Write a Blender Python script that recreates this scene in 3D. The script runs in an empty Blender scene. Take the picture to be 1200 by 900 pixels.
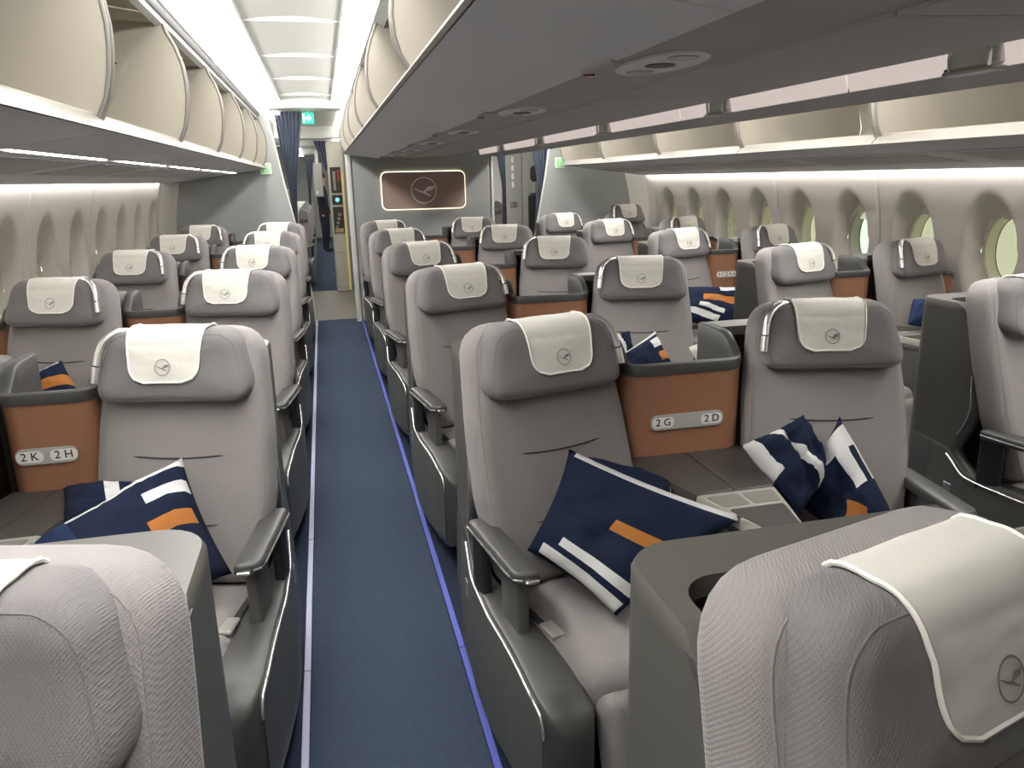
import bpy, bmesh, math, random
from mathutils import Vector, Matrix, noise
from mathutils.bvhtree import BVHTree
random.seed(7)
R = math.radians
scene = bpy.context.scene
COL = scene.collection
# ------------------------------------------------------------------ camera
F_PX = 908.5; CAMZ = 1.6
yaw, pitch, roll = R(13.0927), R(14.9201), R(-1.3126)
fw = Vector((math.sin(yaw)*math.cos(pitch), math.cos(yaw)*math.cos(pitch), -math.sin(pitch)))
rt0 = Vector((math.cos(yaw), -math.sin(yaw), 0)); up0 = rt0.cross(fw)
rt = rt0*math.cos(roll) + up0*math.sin(roll); up = up0*math.cos(roll) - rt0*math.sin(roll)
cam = bpy.data.cameras.new('camera'); camo = bpy.data.objects.new('camera', cam); COL.objects.link(camo)
cam.sensor_fit = 'HORIZONTAL'; cam.sensor_width = 36; cam.lens = F_PX/1200*36; cam.clip_start = .02
camo.matrix_world = Matrix(((rt.x, up.x, -fw.x, 0), (rt.y, up.y, -fw.y, 0), (rt.z, up.z, -fw.z, CAMZ), (0, 0, 0, 1)))
scene.camera = camo
def at(px, py, X=None, Y=None, Z=None):
    d = rt*((px-600)/F_PX) + up*((450-py)/F_PX) + fw
    t = X/d.x if X is not None else Y/d.y if Y is not None else (Z-CAMZ)/d.z
    return Vector((0, 0, CAMZ)) + d*t
# ------------------------------------------------------------------ world, exposure
w = bpy.data.worlds.new('world'); scene.world = w; w.use_nodes = True
w.node_tree.nodes['Background'].inputs[0].default_value = (.75, .8, .72, 1)
w.node_tree.nodes['Background'].inputs[1].default_value = .5
vs = scene.view_settings
vs.view_transform = 'Standard'; vs.look = 'None'; vs.gamma = 1; vs.use_curve_mapping = False
vs.exposure = 1.65
LIGHT_CEIL = 8.0; LIGHT_COVE = 5.2; LIGHT_STRIP = 8.0
# ------------------------------------------------------------------ materials
def lin(c):
    return tuple(((x/255)/12.92 if x/255 <= .04045 else ((x/255+.055)/1.055)**2.4) for x in c)+(1,)
MATS = {}
def mat(name, rgb, rough=.6, metal=0, bump=None, var=0, vscale=3, emit=0, spec=.5, sheen=0, trans=0):
    m = bpy.data.materials.new(name); m.use_nodes = True; MATS[name] = m
    nt = m.node_tree; b = nt.nodes['Principled BSDF']
    b.inputs['Base Color'].default_value = lin(rgb); b.inputs['Roughness'].default_value = rough
    b.inputs['Metallic'].default_value = metal; b.inputs['Specular IOR Level'].default_value = spec
    if trans: b.inputs['Transmission Weight'].default_value = trans
    if sheen: b.inputs['Sheen Weight'].default_value = sheen
    if emit:
        b.inputs['Emission Color'].default_value = lin(rgb); b.inputs['Emission Strength'].default_value = emit
    tc = nt.nodes.new('ShaderNodeTexCoord')
    if var:
        n = nt.nodes.new('ShaderNodeTexNoise'); n.inputs['Scale'].default_value = vscale; n.inputs['Detail'].default_value = 4
        nt.links.new(tc.outputs['Object'], n.inputs['Vector'])
        mx = nt.nodes.new('ShaderNodeMix'); mx.data_type = 'RGBA'
        c = lin(rgb); mx.inputs[6].default_value = tuple(x*(1-var) for x in c[:3])+(1,); mx.inputs[7].default_value = tuple(min(1, x*(1+var)) for x in c[:3])+(1,)
        nt.links.new(n.outputs['Fac'], mx.inputs[0]); nt.links.new(mx.outputs[2], b.inputs['Base Color'])
    if bump:
        kind, sc, st, dist = bump
        if kind == 'noise':
            t = nt.nodes.new('ShaderNodeTexNoise'); t.inputs['Scale'].default_value = sc; t.inputs['Detail'].default_value = 3
            nt.links.new(tc.outputs['Object'], t.inputs['Vector']); out = t.outputs['Fac']
        elif kind == 'weave':
            def wave(rot, s):
                mp = nt.nodes.new('ShaderNodeMapping'); mp.inputs['Rotation'].default_value = rot
                nt.links.new(tc.outputs['Object'], mp.inputs['Vector'])
                t = nt.nodes.new('ShaderNodeTexWave'); t.inputs['Scale'].default_value = s; t.inputs['Distortion'].default_value = .6
                nt.links.new(mp.outputs[0], t.inputs['Vector']); return t.outputs['Fac']
            a = wave((0, R(38), R(20)), sc); c2 = wave((0, R(-38), R(20)), sc)
            mm = nt.nodes.new('ShaderNodeMath'); mm.operation = 'MULTIPLY'
            nt.links.new(a, mm.inputs[0]); nt.links.new(c2, mm.inputs[1]); out = mm.outputs[0]
        bp = nt.nodes.new('ShaderNodeBump'); bp.inputs['Strength'].default_value = st; bp.inputs['Distance'].default_value = dist
        nt.links.new(out, bp.inputs['Height']); nt.links.new(bp.outputs[0], b.inputs['Normal'])
    return m
mat('fabric', (142, 137, 135), .95, bump=('weave', 84, .35, .002), var=.07, vscale=7, spec=.2, sheen=.15)
mat('head_fabric', (120, 117, 116), .95, bump=('weave', 84, .32, .002), var=.06, vscale=9, spec=.2, sheen=.15)
mat('seam', (58, 55, 57), .9)
mat('linen', (218, 215, 206), .95, bump=('noise', 40, .25, .003), spec=.15)
mat('linen_hem', (240, 237, 229), .9, spec=.15)
mat('print_grey', (128, 125, 119), .9)
mat('chrome', (238, 236, 232), .26, .85)
mat('groove', (60, 60, 60), .5)
mat('shell', (90, 89, 83), .38, bump=('noise', 300, .05, .001))
mat('shell_dark', (72, 72, 70), .42, bump=('noise', 300, .05, .001))
mat('lining', (62, 42, 36), .6)
mat('leather', (156, 110, 82), .5, bump=('noise', 220, .12, .001), var=.05, vscale=4)
mat('table', (69, 67, 62), .4, bump=('noise', 400, .05, .001))
mat('silver', (176, 174, 165), .35, .2)
mat('silver_dull', (140, 138, 130), .45, .3)
mat('plate', (190, 190, 182), .4, .2)
mat('letters', (40, 38, 36), .6)
mat('black_plastic', (34, 34, 35), .5)
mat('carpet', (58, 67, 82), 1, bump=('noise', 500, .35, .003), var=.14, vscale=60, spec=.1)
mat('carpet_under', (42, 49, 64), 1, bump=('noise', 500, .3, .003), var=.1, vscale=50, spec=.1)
mat('strip_white', (176, 178, 204), .5)
mat('strip_blue', (84, 92, 178), .5)
mat('galley_floor', (104, 97, 86), .5, var=.12, vscale=25)
mat('wall', (226, 221, 212), .55, spec=.3)
mat('wall_seam', (196, 192, 184), .6)
mat('bezel', (212, 208, 196), .45)
mat('tunnel', (232, 232, 212), .6)
mat('gasket', (40, 42, 40), .7)
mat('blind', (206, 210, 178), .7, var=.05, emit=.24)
mat('tab', (240, 240, 232), .35)
m = mat('glass', (240, 245, 240), .03, trans=1)
mat('orange_out', (205, 120, 80), .7)
mat('apron', (120, 125, 128), .9)
mat('bin', (158, 153, 141), .6, spec=.3)
mat('bin_edge', (116, 113, 106), .5)
mat('bin_under', (200, 200, 203), .55, bump=('noise', 350, .06, .001))
mat('bin_under_mid', (176, 173, 173), .6, bump=('noise', 350, .06, .001))
mat('centre_under', (226, 227, 230), .5, bump=('noise', 350, .06, .001))
mat('centre_mid', (172, 170, 168), .55)
mat('rail', (150, 150, 146), .4, .3)
mat('red', (128, 34, 40), .5)
mat('white_print', (244, 242, 236), .6)
mat('grey_print', (176, 172, 162), .6)
mat('ceiling', (190, 190, 184), .6)
mat('ceiling_frame', (236, 236, 232), .5)
mat('bulkhead', (150, 152, 149), .55, bump=('noise', 200, .05, .001), var=.03)
mat('trim_light', (206, 205, 198), .45)
mat('lip_glow', (230, 217, 211), .5, emit=.2)  # pale bin lip; its emission stands in for light falling on it
mat('light_ceil', (253, 251, 250), .5, emit=LIGHT_CEIL)
mat('light_aft', (253, 251, 248), .5, emit=3.5)
mat('light_panel', (255, 248, 226), .5, emit=.45)
mat('light_cove', (254, 251, 248), .5, emit=LIGHT_COVE)
mat('light_strip', (255, 251, 245), .5, emit=LIGHT_STRIP)
mat('halo', (255, 244, 205), .5, emit=.9)
mat('logo_panel', (178, 152, 142), .45, var=.06, vscale=2)
mat('logo_metal', (255, 252, 250), .6, spec=.8)
mat('curtain', (86, 92, 106), .9, bump=('noise', 60, .2, .004), var=.08, vscale=14, spec=.15)
mat('exit_green', (0, 158, 110), .5, emit=.7)
mat('exit_white', (250, 255, 250), .5, emit=1.0)
mat('sign_pale', (206, 220, 200), .5)
mat('sign_green', (130, 205, 135), .5, emit=.10)
mat('galley', (190, 186, 172), .4, .15)
mat('galley_grey', (148, 146, 138), .45)
mat('gold', (206, 184, 120), .4, emit=.12)
mat('bay', (52, 48, 44), .6)
mat('bottle_red', (150, 40, 44), .4)
mat('bottle_tan', (176, 146, 108), .5)
mat('lamp_blue', (60, 150, 235), .4, emit=2)
mat('lamp_teal', (70, 220, 200), .4, emit=2)
mat('suit', (32, 34, 44), .9)
mat('skin', (196, 150, 128), .6)
mat('hair', (50, 38, 32), .8)
mat('shirt_blue', (120, 132, 172), .9)
mat('door_grey', (170, 170, 164), .5)
mat('bag_plastic', (232, 230, 222), .25, bump=('noise', 22, .8, .01))
NAVY = (30, 37, 56)
def pillow_mat(name, stripes, base=NAVY):
    """navy cotton; stripes = (u, v, half length, half width, angle, colour) printed on the cover"""
    m = mat(name, base, .95, bump=('noise', 34, .3, .004), spec=.12)
    nt = m.node_tree; b = nt.nodes['Principled BSDF']; L = nt.links.new
    uv = nt.nodes.new('ShaderNodeUVMap'); uv.uv_map = 'UVMap'
    col = nt.nodes.new('ShaderNodeRGB'); col.outputs[0].default_value = lin(base); cur = col.outputs[0]
    for (u, v, hl, hw, ang, rgb) in stripes:
        mp = nt.nodes.new('ShaderNodeMapping'); mp.vector_type = 'TEXTURE'
        mp.inputs['Location'].default_value = (u, v, 0); mp.inputs['Rotation'].default_value = (0, 0, R(ang)); mp.inputs['Scale'].default_value = (hl, hw, 1)
        L(uv.outputs[0], mp.inputs['Vector'])
        ab = nt.nodes.new('ShaderNodeVectorMath'); ab.operation = 'ABSOLUTE'; L(mp.outputs[0], ab.inputs[0])
        sp = nt.nodes.new('ShaderNodeSeparateXYZ'); L(ab.outputs[0], sp.inputs[0])
        mx = nt.nodes.new('ShaderNodeMath'); mx.operation = 'MAXIMUM'; L(sp.outputs[0], mx.inputs[0]); L(sp.outputs[1], mx.inputs[1])
        lt = nt.nodes.new('ShaderNodeMath'); lt.operation = 'LESS_THAN'; L(mx.outputs[0], lt.inputs[0]); lt.inputs[1].default_value = 1
        mc = nt.nodes.new('ShaderNodeMix'); mc.data_type = 'RGBA'; L(lt.outputs[0], mc.inputs[0]); L(cur, mc.inputs[6]); mc.inputs[7].default_value = lin(rgb); cur = mc.outputs[2]
    L(cur, b.inputs['Base Color']); return m
# ------------------------------------------------------------------ mesh building
class MB:
    def __init__(s): s.v = []; s.f = []; s.uv = None
    def add(s, vs, fs):
        o = len(s.v); s.v += [tuple(p) for p in vs]; s.f += [tuple(i+o for i in f) for f in fs]; return s
    def loft(s, rings, closed=True, caps=True, fan=False):
        n = len(rings[0]); vs = [p for r in rings for p in r]; fs = []
        for k in range(len(rings)-1):
            for i in range(n if closed else n-1):
                j = (i+1) % n; fs.append((k*n+i, k*n+j, (k+1)*n+j, (k+1)*n+i))
        if caps and closed:
            fs.append(tuple(range(n-1, -1, -1))); fs.append(tuple((len(rings)-1)*n+i for i in range(n)))
        return s.add(vs, fs)
    def prism(s, poly, fn, a, b):
        return s.loft([[fn(p[0], p[1], a) for p in poly], [fn(p[0], p[1], b) for p in poly]])
    def box(s, x0, x1, y0, y1, z0, z1):
        return s.prism([(x0, y0), (x1, y0), (x1, y1), (x0, y1)], lambda x, y, z: (x, y, z), z0, z1)
    def rbox(s, x0, x1, y0, y1, z0, z1, r=.01, rz=None, seg=3):
        rz = rz or r
        o = lambda d: rrect(x0+d, x1-d, y0+d, y1-d, max(r-d, r*.35), seg)
        e = min(rz, (z1-z0)*.45)*.7
        return s.loft([[(x, y, z0) for x, y in o(e)], [(x, y, z0+e) for x, y in o(0)], [(x, y, z1-e) for x, y in o(0)], [(x, y, z1) for x, y in o(e)]])
    def tube(s, pts, r, n=8, caps=True):
        pts = [Vector(p) for p in pts]; rs = r if isinstance(r, (list, tuple)) else [r]*len(pts)
        rings = []; nrm = None
        for i, p in enumerate(pts):
            t = (pts[min(i+1, len(pts)-1)]-pts[max(i-1, 0)]).normalized()
            if nrm is None:
                nrm = t.orthogonal().normalized()
            nrm = (nrm-t*nrm.dot(t)).normalized(); bn = t.cross(nrm)
            rings.append([p+(nrm*math.cos(2*math.pi*k/n)+bn*math.sin(2*math.pi*k/n))*rs[i] for k in range(n)])
        return s.loft(rings, caps=caps)
    def grid(s, nu, nv, fn):
        vs = [fn(i/nu, j/nv) for j in range(nv+1) for i in range(nu+1)]
        fs = [(j*(nu+1)+i, j*(nu+1)+i+1, (j+1)*(nu+1)+i+1, (j+1)*(nu+1)+i) for j in range(nv) for i in range(nu)]
        return s.add(vs, fs)
    def cushion(s, outline, t, r, fn, bulge=0, rb=None, rings=5, seg=5, bp=2.0):
        """solid pad with rounded edges; outline in (u, v), w from 0 (back) to t (front)"""
        n = len(outline); P = [Vector(p) for p in outline]; cen = sum(P, Vector((0, 0)))/n
        area = sum(P[i].x*P[(i+1) % n].y-P[(i+1) % n].x*P[i].y for i in range(n)); sg = 1 if area > 0 else -1
        N = []
        for i in range(n):
            d = (P[(i+1) % n]-P[i-1]).normalized(); N.append(Vector((-d.y, d.x))*sg)
        rb = rb if rb is not None else r*.6
        prof = [(rb*(1-math.sin(a)), rb*(1-math.cos(a))) for a in [math.pi/2*k/3 for k in range(4)]]
        prof += [(r*(1-math.cos(a)), t-r+r*math.sin(a)) for a in [math.pi/2*k/seg for k in range(seg+1)]]
        R_ = [[(P[i]+N[i]*d, w_) for i in range(n)] for d, w_ in prof]
        last = [q for q, _ in R_[-1]]
        for k in range(1, rings):
            sc = 1-k/rings
            R_.append([(cen+(q-cen)*sc, t+bulge*(1-sc**bp)) for q in last])
        vs = [fn(q.x, q.y, w_) for ring in R_ for q, w_ in ring]; fs = []
        for k in range(len(R_)-1):
            for i in range(n):
                j = (i+1) % n; fs.append((k*n+i, k*n+j, (k+1)*n+j, (k+1)*n+i))
        vs.append(fn(cen.x, cen.y, 0)); vs.append(fn(cen.x, cen.y, t+bulge))
        m_ = len(R_)-1
        for i in range(n):
            j = (i+1) % n; fs.append((j, i, len(vs)-2)); fs.append((m_*n+i, m_*n+j, len(vs)-1))
        return s.add(vs, fs)
    def xf(s, fn): s.v = [tuple(fn(*p)) for p in s.v]; return s
    def mesh(s, name, m, angle=38, mirror=False, off=(0, 0, 0)):
        me = bpy.data.meshes.new(name)
        sx = -1 if mirror else 1
        me.from_pydata([(sx*p[0]-off[0], p[1]-off[1], p[2]-off[2]) for p in s.v], [], s.f)
        if s.uv:
            l = me.uv_layers.new(name='UVMap')
            for lp in me.loops: l.data[lp.index].uv = s.uv[lp.vertex_index]
        bm = bmesh.new(); bm.from_mesh(me); bmesh.ops.recalc_face_normals(bm, faces=bm.faces); bm.to_mesh(me); bm.free()
        me.polygons.foreach_set('use_smooth', [True]*len(me.polygons)); me.set_sharp_from_angle(angle=R(angle))
        me.materials.append(MATS[m] if isinstance(m, str) else m); return me
    def bvh(s): return BVHTree.FromPolygons(s.v, s.f)
    def build(s, name, m, parent=None, angle=38, off=(0, 0, 0)):
        o = bpy.data.objects.new(name, s.mesh(name, m, angle, off=off)); COL.objects.link(o)
        if parent: o.parent = parent
        return o
def rrect(x0, x1, y0, y1, r, seg=4):
    return rpoly([(x0, y0, r), (x1, y0, r), (x1, y1, r), (x0, y1, r)], seg)
def rpoly(pts, seg=5, sub=0):
    out = []; n = len(pts)
    for i in range(n):
        p = Vector(pts[i][:2]); a = Vector(pts[i-1][:2]); b = Vector(pts[(i+1) % n][:2]); r = pts[i][2] if len(pts[i]) > 2 else 0
        da = (a-p).normalized(); db = (b-p).normalized(); ang = da.angle(db)
        if r <= 0 or ang > 3.1: out.append((p.x, p.y)); continue
        t = min(r/math.tan(ang/2), (a-p).length*.49, (b-p).length*.49)
        for k in range(seg+1):
            q = k/seg; A = p+da*t; B = p+db*t
            c = A*(1-q)**2+p*2*q*(1-q)+B*q*q; out.append((c.x, c.y))
    if sub:
        res = []
        for i, p in enumerate(out):
            q = out[(i+1) % len(out)]; d = math.dist(p, q); k = max(1, int(d/sub))
            res += [(p[0]+(q[0]-p[0])*j/k, p[1]+(q[1]-p[1])*j/k) for j in range(k)]
        out = res
    return out
def smooth(pts, n=6):
    """Catmull-Rom through 3-D points"""
    P = [Vector(p) for p in pts]; P = [P[0]*2-P[1]]+P+[P[-1]*2-P[-2]]; out = []
    for i in range(1, len(P)-2):
        for k in range(n):
            t = k/n; a, b, c, d = P[i-1:i+3]
            out.append(.5*((2*b)+(c-a)*t+(2*a-5*b+4*c-d)*t*t+(3*b-a-3*c+d)*t**3))
    return out+[P[-2]]
def interp(tab, x):
    if x <= tab[0][0]: return tab[0][1]
    for (a, b), (c, d) in zip(tab, tab[1:]):
        if x <= c: t = (x-a)/(c-a); return b+(d-b)*t
    return tab[-1][1]
def sstep(a, b, x):
    t = max(0, min(1, (x-a)/(b-a))); return t*t*(3-2*t)
def tag(o, label=None, cat=None, group=None, kind=None):
    if label: o['label'] = label
    if cat: o['category'] = cat
    if group: o['group'] = group
    if kind: o['kind'] = kind
    return o
def empty(name, loc=(0, 0, 0), parent=None):
    o = bpy.data.objects.new(name, None); COL.objects.link(o); o.location = loc; o.empty_display_size = .1
    if parent: o.parent = parent
    return o
def put(name, me, parent=None, loc=(0, 0, 0), rot=None):
    o = bpy.data.objects.new(name, me); COL.objects.link(o); o.location = loc
    if rot: o.rotation_euler = rot
    if parent: o.parent = parent
    return o
def text_mesh(body, size, m, extrude=.0008):
    cu = bpy.data.curves.new('text', 'FONT'); cu.body = body; cu.size = size; cu.extrude = extrude; cu.align_x = 'CENTER'; cu.align_y = 'CENTER'
    o = bpy.data.objects.new('text', cu); COL.objects.link(o)
    bpy.context.view_layer.update()
    me = bpy.data.meshes.new_from_object(o.evaluated_get(bpy.context.evaluated_depsgraph_get()))
    bpy.data.objects.remove(o); bpy.data.curves.remove(cu); me.materials.clear(); me.materials.append(MATS[m]); return me
# ------------------------------------------------------------------ layout
CX = 1.06                                        # cabin centre line
PITCH = 1.51
YC = {r: 2.146+PITCH*(r-2) for r in range(1, 7)}   # centre block
YW = {r: YC[r]+.24 for r in range(1, 7)}           # window blocks
SX = {'K': -1.195, 'H': -.437, 'G': .591, 'D': 1.53, 'C': 2.558, 'A': 3.317}
YB = 9.15                                        # rear bulkhead
Y0 = -1.7                                        # front of the built cabin
def wall_h(z):                                   # half width of the lining at height z
    return interp([(0, 2.70), (.3, 2.725), (.6, 2.735), (.9, 2.74), (1.15, 2.735), (1.3, 2.72), (1.455, 2.69), (1.6, 2.655), (1.75, 2.61), (2.6, 2.2)], z)
# ================================================================== SETTING
# ---- floor
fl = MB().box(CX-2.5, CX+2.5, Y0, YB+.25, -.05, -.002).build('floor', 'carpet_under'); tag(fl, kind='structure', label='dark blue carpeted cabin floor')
AL, AR = -.164, .34
def runner(x0, x1, y0, y1): return MB().rbox(x0, x1, y0, y1, -.004, .006, .01).build('aisle_carpet', 'carpet')
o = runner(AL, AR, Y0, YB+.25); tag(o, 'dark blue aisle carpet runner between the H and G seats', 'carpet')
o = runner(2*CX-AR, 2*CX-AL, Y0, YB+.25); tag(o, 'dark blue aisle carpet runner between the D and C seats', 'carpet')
def strip(x, mname, label):
    e = empty('floor_path_strip', (x, 0, 0))
    y = Y0
    while y < YB+.2:
        y1 = min(y+1.02, YB+.24)
        MB().rbox(-.011, .011, y+.002, y1-.002, .0, .010, .003).build('strip_segment', mname, e); y = y1
    tag(e, label, 'floor strip')
strip(AL-.012, 'strip_white', 'pale glow path strip along the aisle carpet edge by seats H')
strip(AR+.012, 'strip_blue', 'violet blue glow path strip along the carpet edge by seats G')
strip(2*CX-AR-.012, 'strip_blue', 'violet blue glow path strip along the carpet edge by seats D')
strip(2*CX-AL+.012, 'strip_white', 'pale glow path strip along the aisle carpet edge by seats C')
o = MB().box(CX-2.4, CX+2.4, YB+.25, 12.05, -.05, .002).build('floor_galley', 'galley_floor'); tag(o, 'beige vinyl galley floor behind the bulkhead', kind='structure')
o = MB().box(CX-2.4, CX+2.4, 12.05, 24, -.05, .004).build('floor_aft', 'carpet'); tag(o, 'blue carpet of the next cabin', kind='structure')
# ---- side walls: lining panels with two window recesses each
WIN_L0, WIN_R0 = 4.707, 3.844; WP = .635
WZ = 1.12; RH, RW = .335, .2; DEP = .095; IH, IW = .2, .134
def recess(y, z, yc):
    r = math.hypot((y-yc)/RW, (z-WZ)/RH)
    return DEP*(1-sstep(.70, 1.0, r)) if z > WZ else DEP*(1-sstep(.55, 1.12, r))
def lining_mesh(name, ys, wins, mirror):
    nz = 74; ny = max(8, int(ys/.0156)); mb = MB()
    zs = [1.72*j/nz for j in range(nz+1)]; z0 = .0
    vs = []
    for z in zs:
        for i in range(ny+1):
            y = ys*i/ny; h = wall_h(z)
            edge = min(y, ys-y); seam = .014*(1-sstep(.002, .016, edge))
            h += sum(recess(y, z, yc) for yc in wins)+seam
            vs.append((h, y, z))
    fs = []
    for j in range(nz):
        for i in range(ny):
            y = ys*(i+.5)/ny; z = 1.72*(j+.5)/nz
            if any(math.hypot((y-yc)/IW, (z-WZ)/IH) < .97 for yc in wins): continue
            fs.append((j*(ny+1)+i, j*(ny+1)+i+1, (j+1)*(ny+1)+i+1, (j+1)*(ny+1)+i))
    mb.add(vs, fs); return mb.mesh(name, 'wall', 60, mirror)
def ell(k, a, b): return a*math.cos(k), b*math.sin(k)
NE = 32
def ring_mesh(name, m, prof, mirror):
    """oval ring swept around the window; prof = (grow, depth)"""
    mb = MB()
    rings = []
    for g, d in prof:
        rings.append([(wall_h(WZ)+DEP+d, ell(2*math.pi*k/NE, IW+g, 0)[0], WZ+ell(2*math.pi*k/NE, 0, IH+g)[1]) for k in range(NE)])
    mb.loft(rings, caps=False); return mb.mesh(name, m, 50, mirror)
def disc_mesh(name, m, d, g, mirror, zc=None):
    mb = MB(); r1 = [(wall_h(WZ)+DEP+d, (IW+g)*math.cos(2*math.pi*k/NE), WZ+(IH+g)*math.sin(2*math.pi*k/NE)) for k in range(NE)]
    r2 = [(x+.006, y, z) for x, y, z in r1]; mb.loft([r1, r2]); return mb.mesh(name, m, 50, mirror)
def half_blind(mirror):
    mb = MB(); pts = [((IW-.002)*math.cos(t), WZ+(IH-.002)*math.sin(t)) for t in [2*math.pi*k/48 for k in range(48)]]
    pts = [(y, z) for y, z in pts if z > WZ+.12]; x = wall_h(WZ)+DEP+.05
    mb.loft([[(x, y, z) for y, z in pts], [(x+.004, y, z) for y, z in pts]]); return mb.mesh('blind', 'blind', 50, mirror)
WM = {}
for mir in (False, True):
    WM[mir] = dict(bez=ring_mesh('window_bezel', 'bezel', [(.012, .004), (.008, -.006), (0, -.008), (-.006, 0), (-.008, .01)], mir),
        tun=ring_mesh('window_tunnel', 'tunnel', [(-.006, .0), (-.012, .06), (-.016, .085)], mir),
        gas=ring_mesh('window_gasket', 'gasket', [(-.012, .074), (-.017, .075), (-.017, .08)], mir),
        pane=disc_mesh('pane', 'blind', .078, -.012, mir), clear=disc_mesh('pane', 'glass', .078, -.012, mir), half=half_blind(mir))
    t = MB().rbox(-.03, .03, -.006, .006, -.006, .006, .004); t.xf(lambda x, y, z: (wall_h(WZ)+DEP+.005+z, x, WZ+IH-.016+y)); WM[mir]['tab'] = t.mesh('blind_tab', 'tab', 40, mir)
wnum = [0]
def side_wall(name, mir, win0, k0, k1, seam_phase, label):
    """panels hold pairs of windows; k counts windows from win0"""
    root = empty(name, (CX, 0, 0)); tag(root, label, kind='structure')
    pairs = []; k = k0
    while k <= k1: pairs.append(k); k += 2
    pm = lining_mesh('wall_panel', 2*WP, [WP/2, 1.5*WP], mir)
    for k in pairs:
        y = win0+k*WP-WP/2; put('wall_panel', pm, root, (0, y, 0))
    ya = win0+pairs[0]*WP-WP/2; yb = win0+(pairs[-1]+2)*WP-WP/2
    if yb < YB: put('wall_panel', lining_mesh('wall_panel', YB-yb, [], mir), root, (0, yb, 0))
    if ya > Y0: put('wall_panel', lining_mesh('wall_panel', ya-Y0, [], mir), root, (0, Y0, 0))
    for k in range(k0, pairs[-1]+2):
        wnum[0] += 1; yc = win0+k*WP
        wo = empty('window_%d' % wnum[0], (CX, yc, 0)); tag(wo, kind='structure')
        M_ = WM[mir]
        put('bezel', M_['bez'], wo); put('tunnel', M_['tun'], wo); put('gasket', M_['gas'], wo); put('blind_tab', M_['tab'], wo)
        if not mir and k == 2: put('pane', M_['clear'], wo); put('blind', M_['half'], wo); wo['label'] = 'oval cabin window with its blind up and an orange shape outside'
        else: put('pane', M_['pane'], wo); wo['label'] = 'oval cabin window with its pale green blind drawn down'
side_wall('wall_right', False, WIN_R0, -2, 7, 0, 'cream curved cabin side wall behind seats A')
side_wall('wall_left', True, WIN_L0, -3, 6, 0, 'cream curved cabin side wall behind seats K')
# outside: orange loading equipment seen through the open blind, apron
e = empty('loading_gantry', (7.4, 8.2, -4)); MB().prism([(-.16, 0), (.16, 0), (.42, 7.5), (.12, 7.5)], lambda a, b, c: (c, a, b), -.15, .15).build('post', 'orange_out', e)
MB().box(-.5, .5, -.5, .9, 0, .12).build('base_plate', 'orange_out', e); MB().box(-.2, .2, -.2, 1.6, 7.4, 7.6).build('boom', 'orange_out', e)
tag(e, 'orange gantry post seen through the window with open blind', 'gantry')
o = MB().box(4.6, 20, -10, 30, -4.1, -4).build('ground', 'apron'); tag(o, 'grey airport apron outside the windows', kind='structure')
# ---- outer ceiling box and added front wall
def shell_skin(sgn, nm):
    mb = MB(); prof = [(z, wall_h(z)+.2) for z in [0, .3, .6, .9, 1.2, 1.5]]
    return mb
# ceiling over aisles -------------------------------------------------
ZC = 2.45
def ceiling_over(mir, name, label):
    s = -1 if mir else 1                 # built for the aisle beside seats H and G; mirrored about CX for the other one
    X = lambda x: (x if not mir else 2.625-(x+.505)*.665)      # the second aisle's ceiling is a little narrower
    root = empty(name); tag(root, label, kind='structure')
    ya = YB+.02; edges = [4.73-1.27*k for k in range(6)][::-1]+[6.0, 7.27, 8.54, ya]
    edges = [y for y in edges if y > Y0]; edges = [Y0]+edges
    for a, b in zip(edges, edges[1:]):
        mb = MB(); n = 6
        top = [(-.335+.505*i/n, ZC+.02*math.sin(math.pi*i/n)) for i in range(n+1)]
        poly = top+[(.17, ZC+.05), (-.335, ZC+.05)]
        mb.prism(poly, lambda x, z, y: (X(x), y, z), a+.008, b-.008); mb.build('ceiling_panel', 'ceiling', root)
        MB().box(min(X(-.335), X(.17)), max(X(-.335), X(.17)), b-.008, b+.008, ZC-.004, ZC+.03).build('panel_joint', 'ceiling_frame', root)
        # inner lit pocket beside the panel (seat H side) with its cross ribs
        if b < .1: continue
        for (x0, x1, z0, z1, nm, mm) in [(-.395, -.35, ZC+.01, ZC-.005, 'light_pocket', 'light_panel'), (-.50, -.405, ZC+.005, ZC-.105, 'light_band', 'light_ceil'), (.19, .325, ZC+.005, ZC-.125, 'light_band', 'light_ceil')]:
            mb = MB(); mb.prism([(x0, z0), (x1, z0 if x0 > 0 else z0), (x1, z0+.02), (x0, z0+.02)] if nm == 'light_pocket' else ([(x0, z1), (x1, z0), (x1, z0+.02), (x0, z1+.02)] if x0 < 0 else [(x0, z0), (x1, z1), (x1, z1+.02), (x0, z0+.02)]),
                lambda x, z, y: (X(x), y, z), a+.01, b-.01); mb.build(nm, mm, root)
    for x, mm in [(-.343, 'rail'), (.177, 'rail')]:
        MB().box(min(X(x-.006), X(x+.006)), max(X(x-.006), X(x+.006)), Y0, ya, ZC-.012, ZC+.03).build('ceiling_rail', mm, root)
    # end header at the bulkhead
    mb = MB(); n = 8
    rings = []
    for i in range(n+1):
        x = (-.56 if not mir else -.6)+.88*i/n; dip = .0
        rings.append([(X(x), YB-.02, 2.375+dip), (X(x), YB+.16, 2.36+dip), (X(x), YB+.16, 2.62), (X(x), YB-.12, 2.62), (X(x), YB-.10, 2.50)])
    mb.loft(rings); mb.build('ceiling_header', 'ceiling', root)
    return root
ceiling_over(False, 'ceiling', 'white panelled ceiling with bright light bands above the aisle of seats H and G')
ceiling_over(True, 'ceiling_second', 'white panelled ceiling with bright light bands above the aisle of seats D and C')
o = MB().box(CX-2.6, CX+2.6, Y0, 24, 2.62, 2.68).build('ceiling_roof', 'ceiling'); tag(o, kind='structure', label='upper ceiling skin above the bins')
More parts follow.
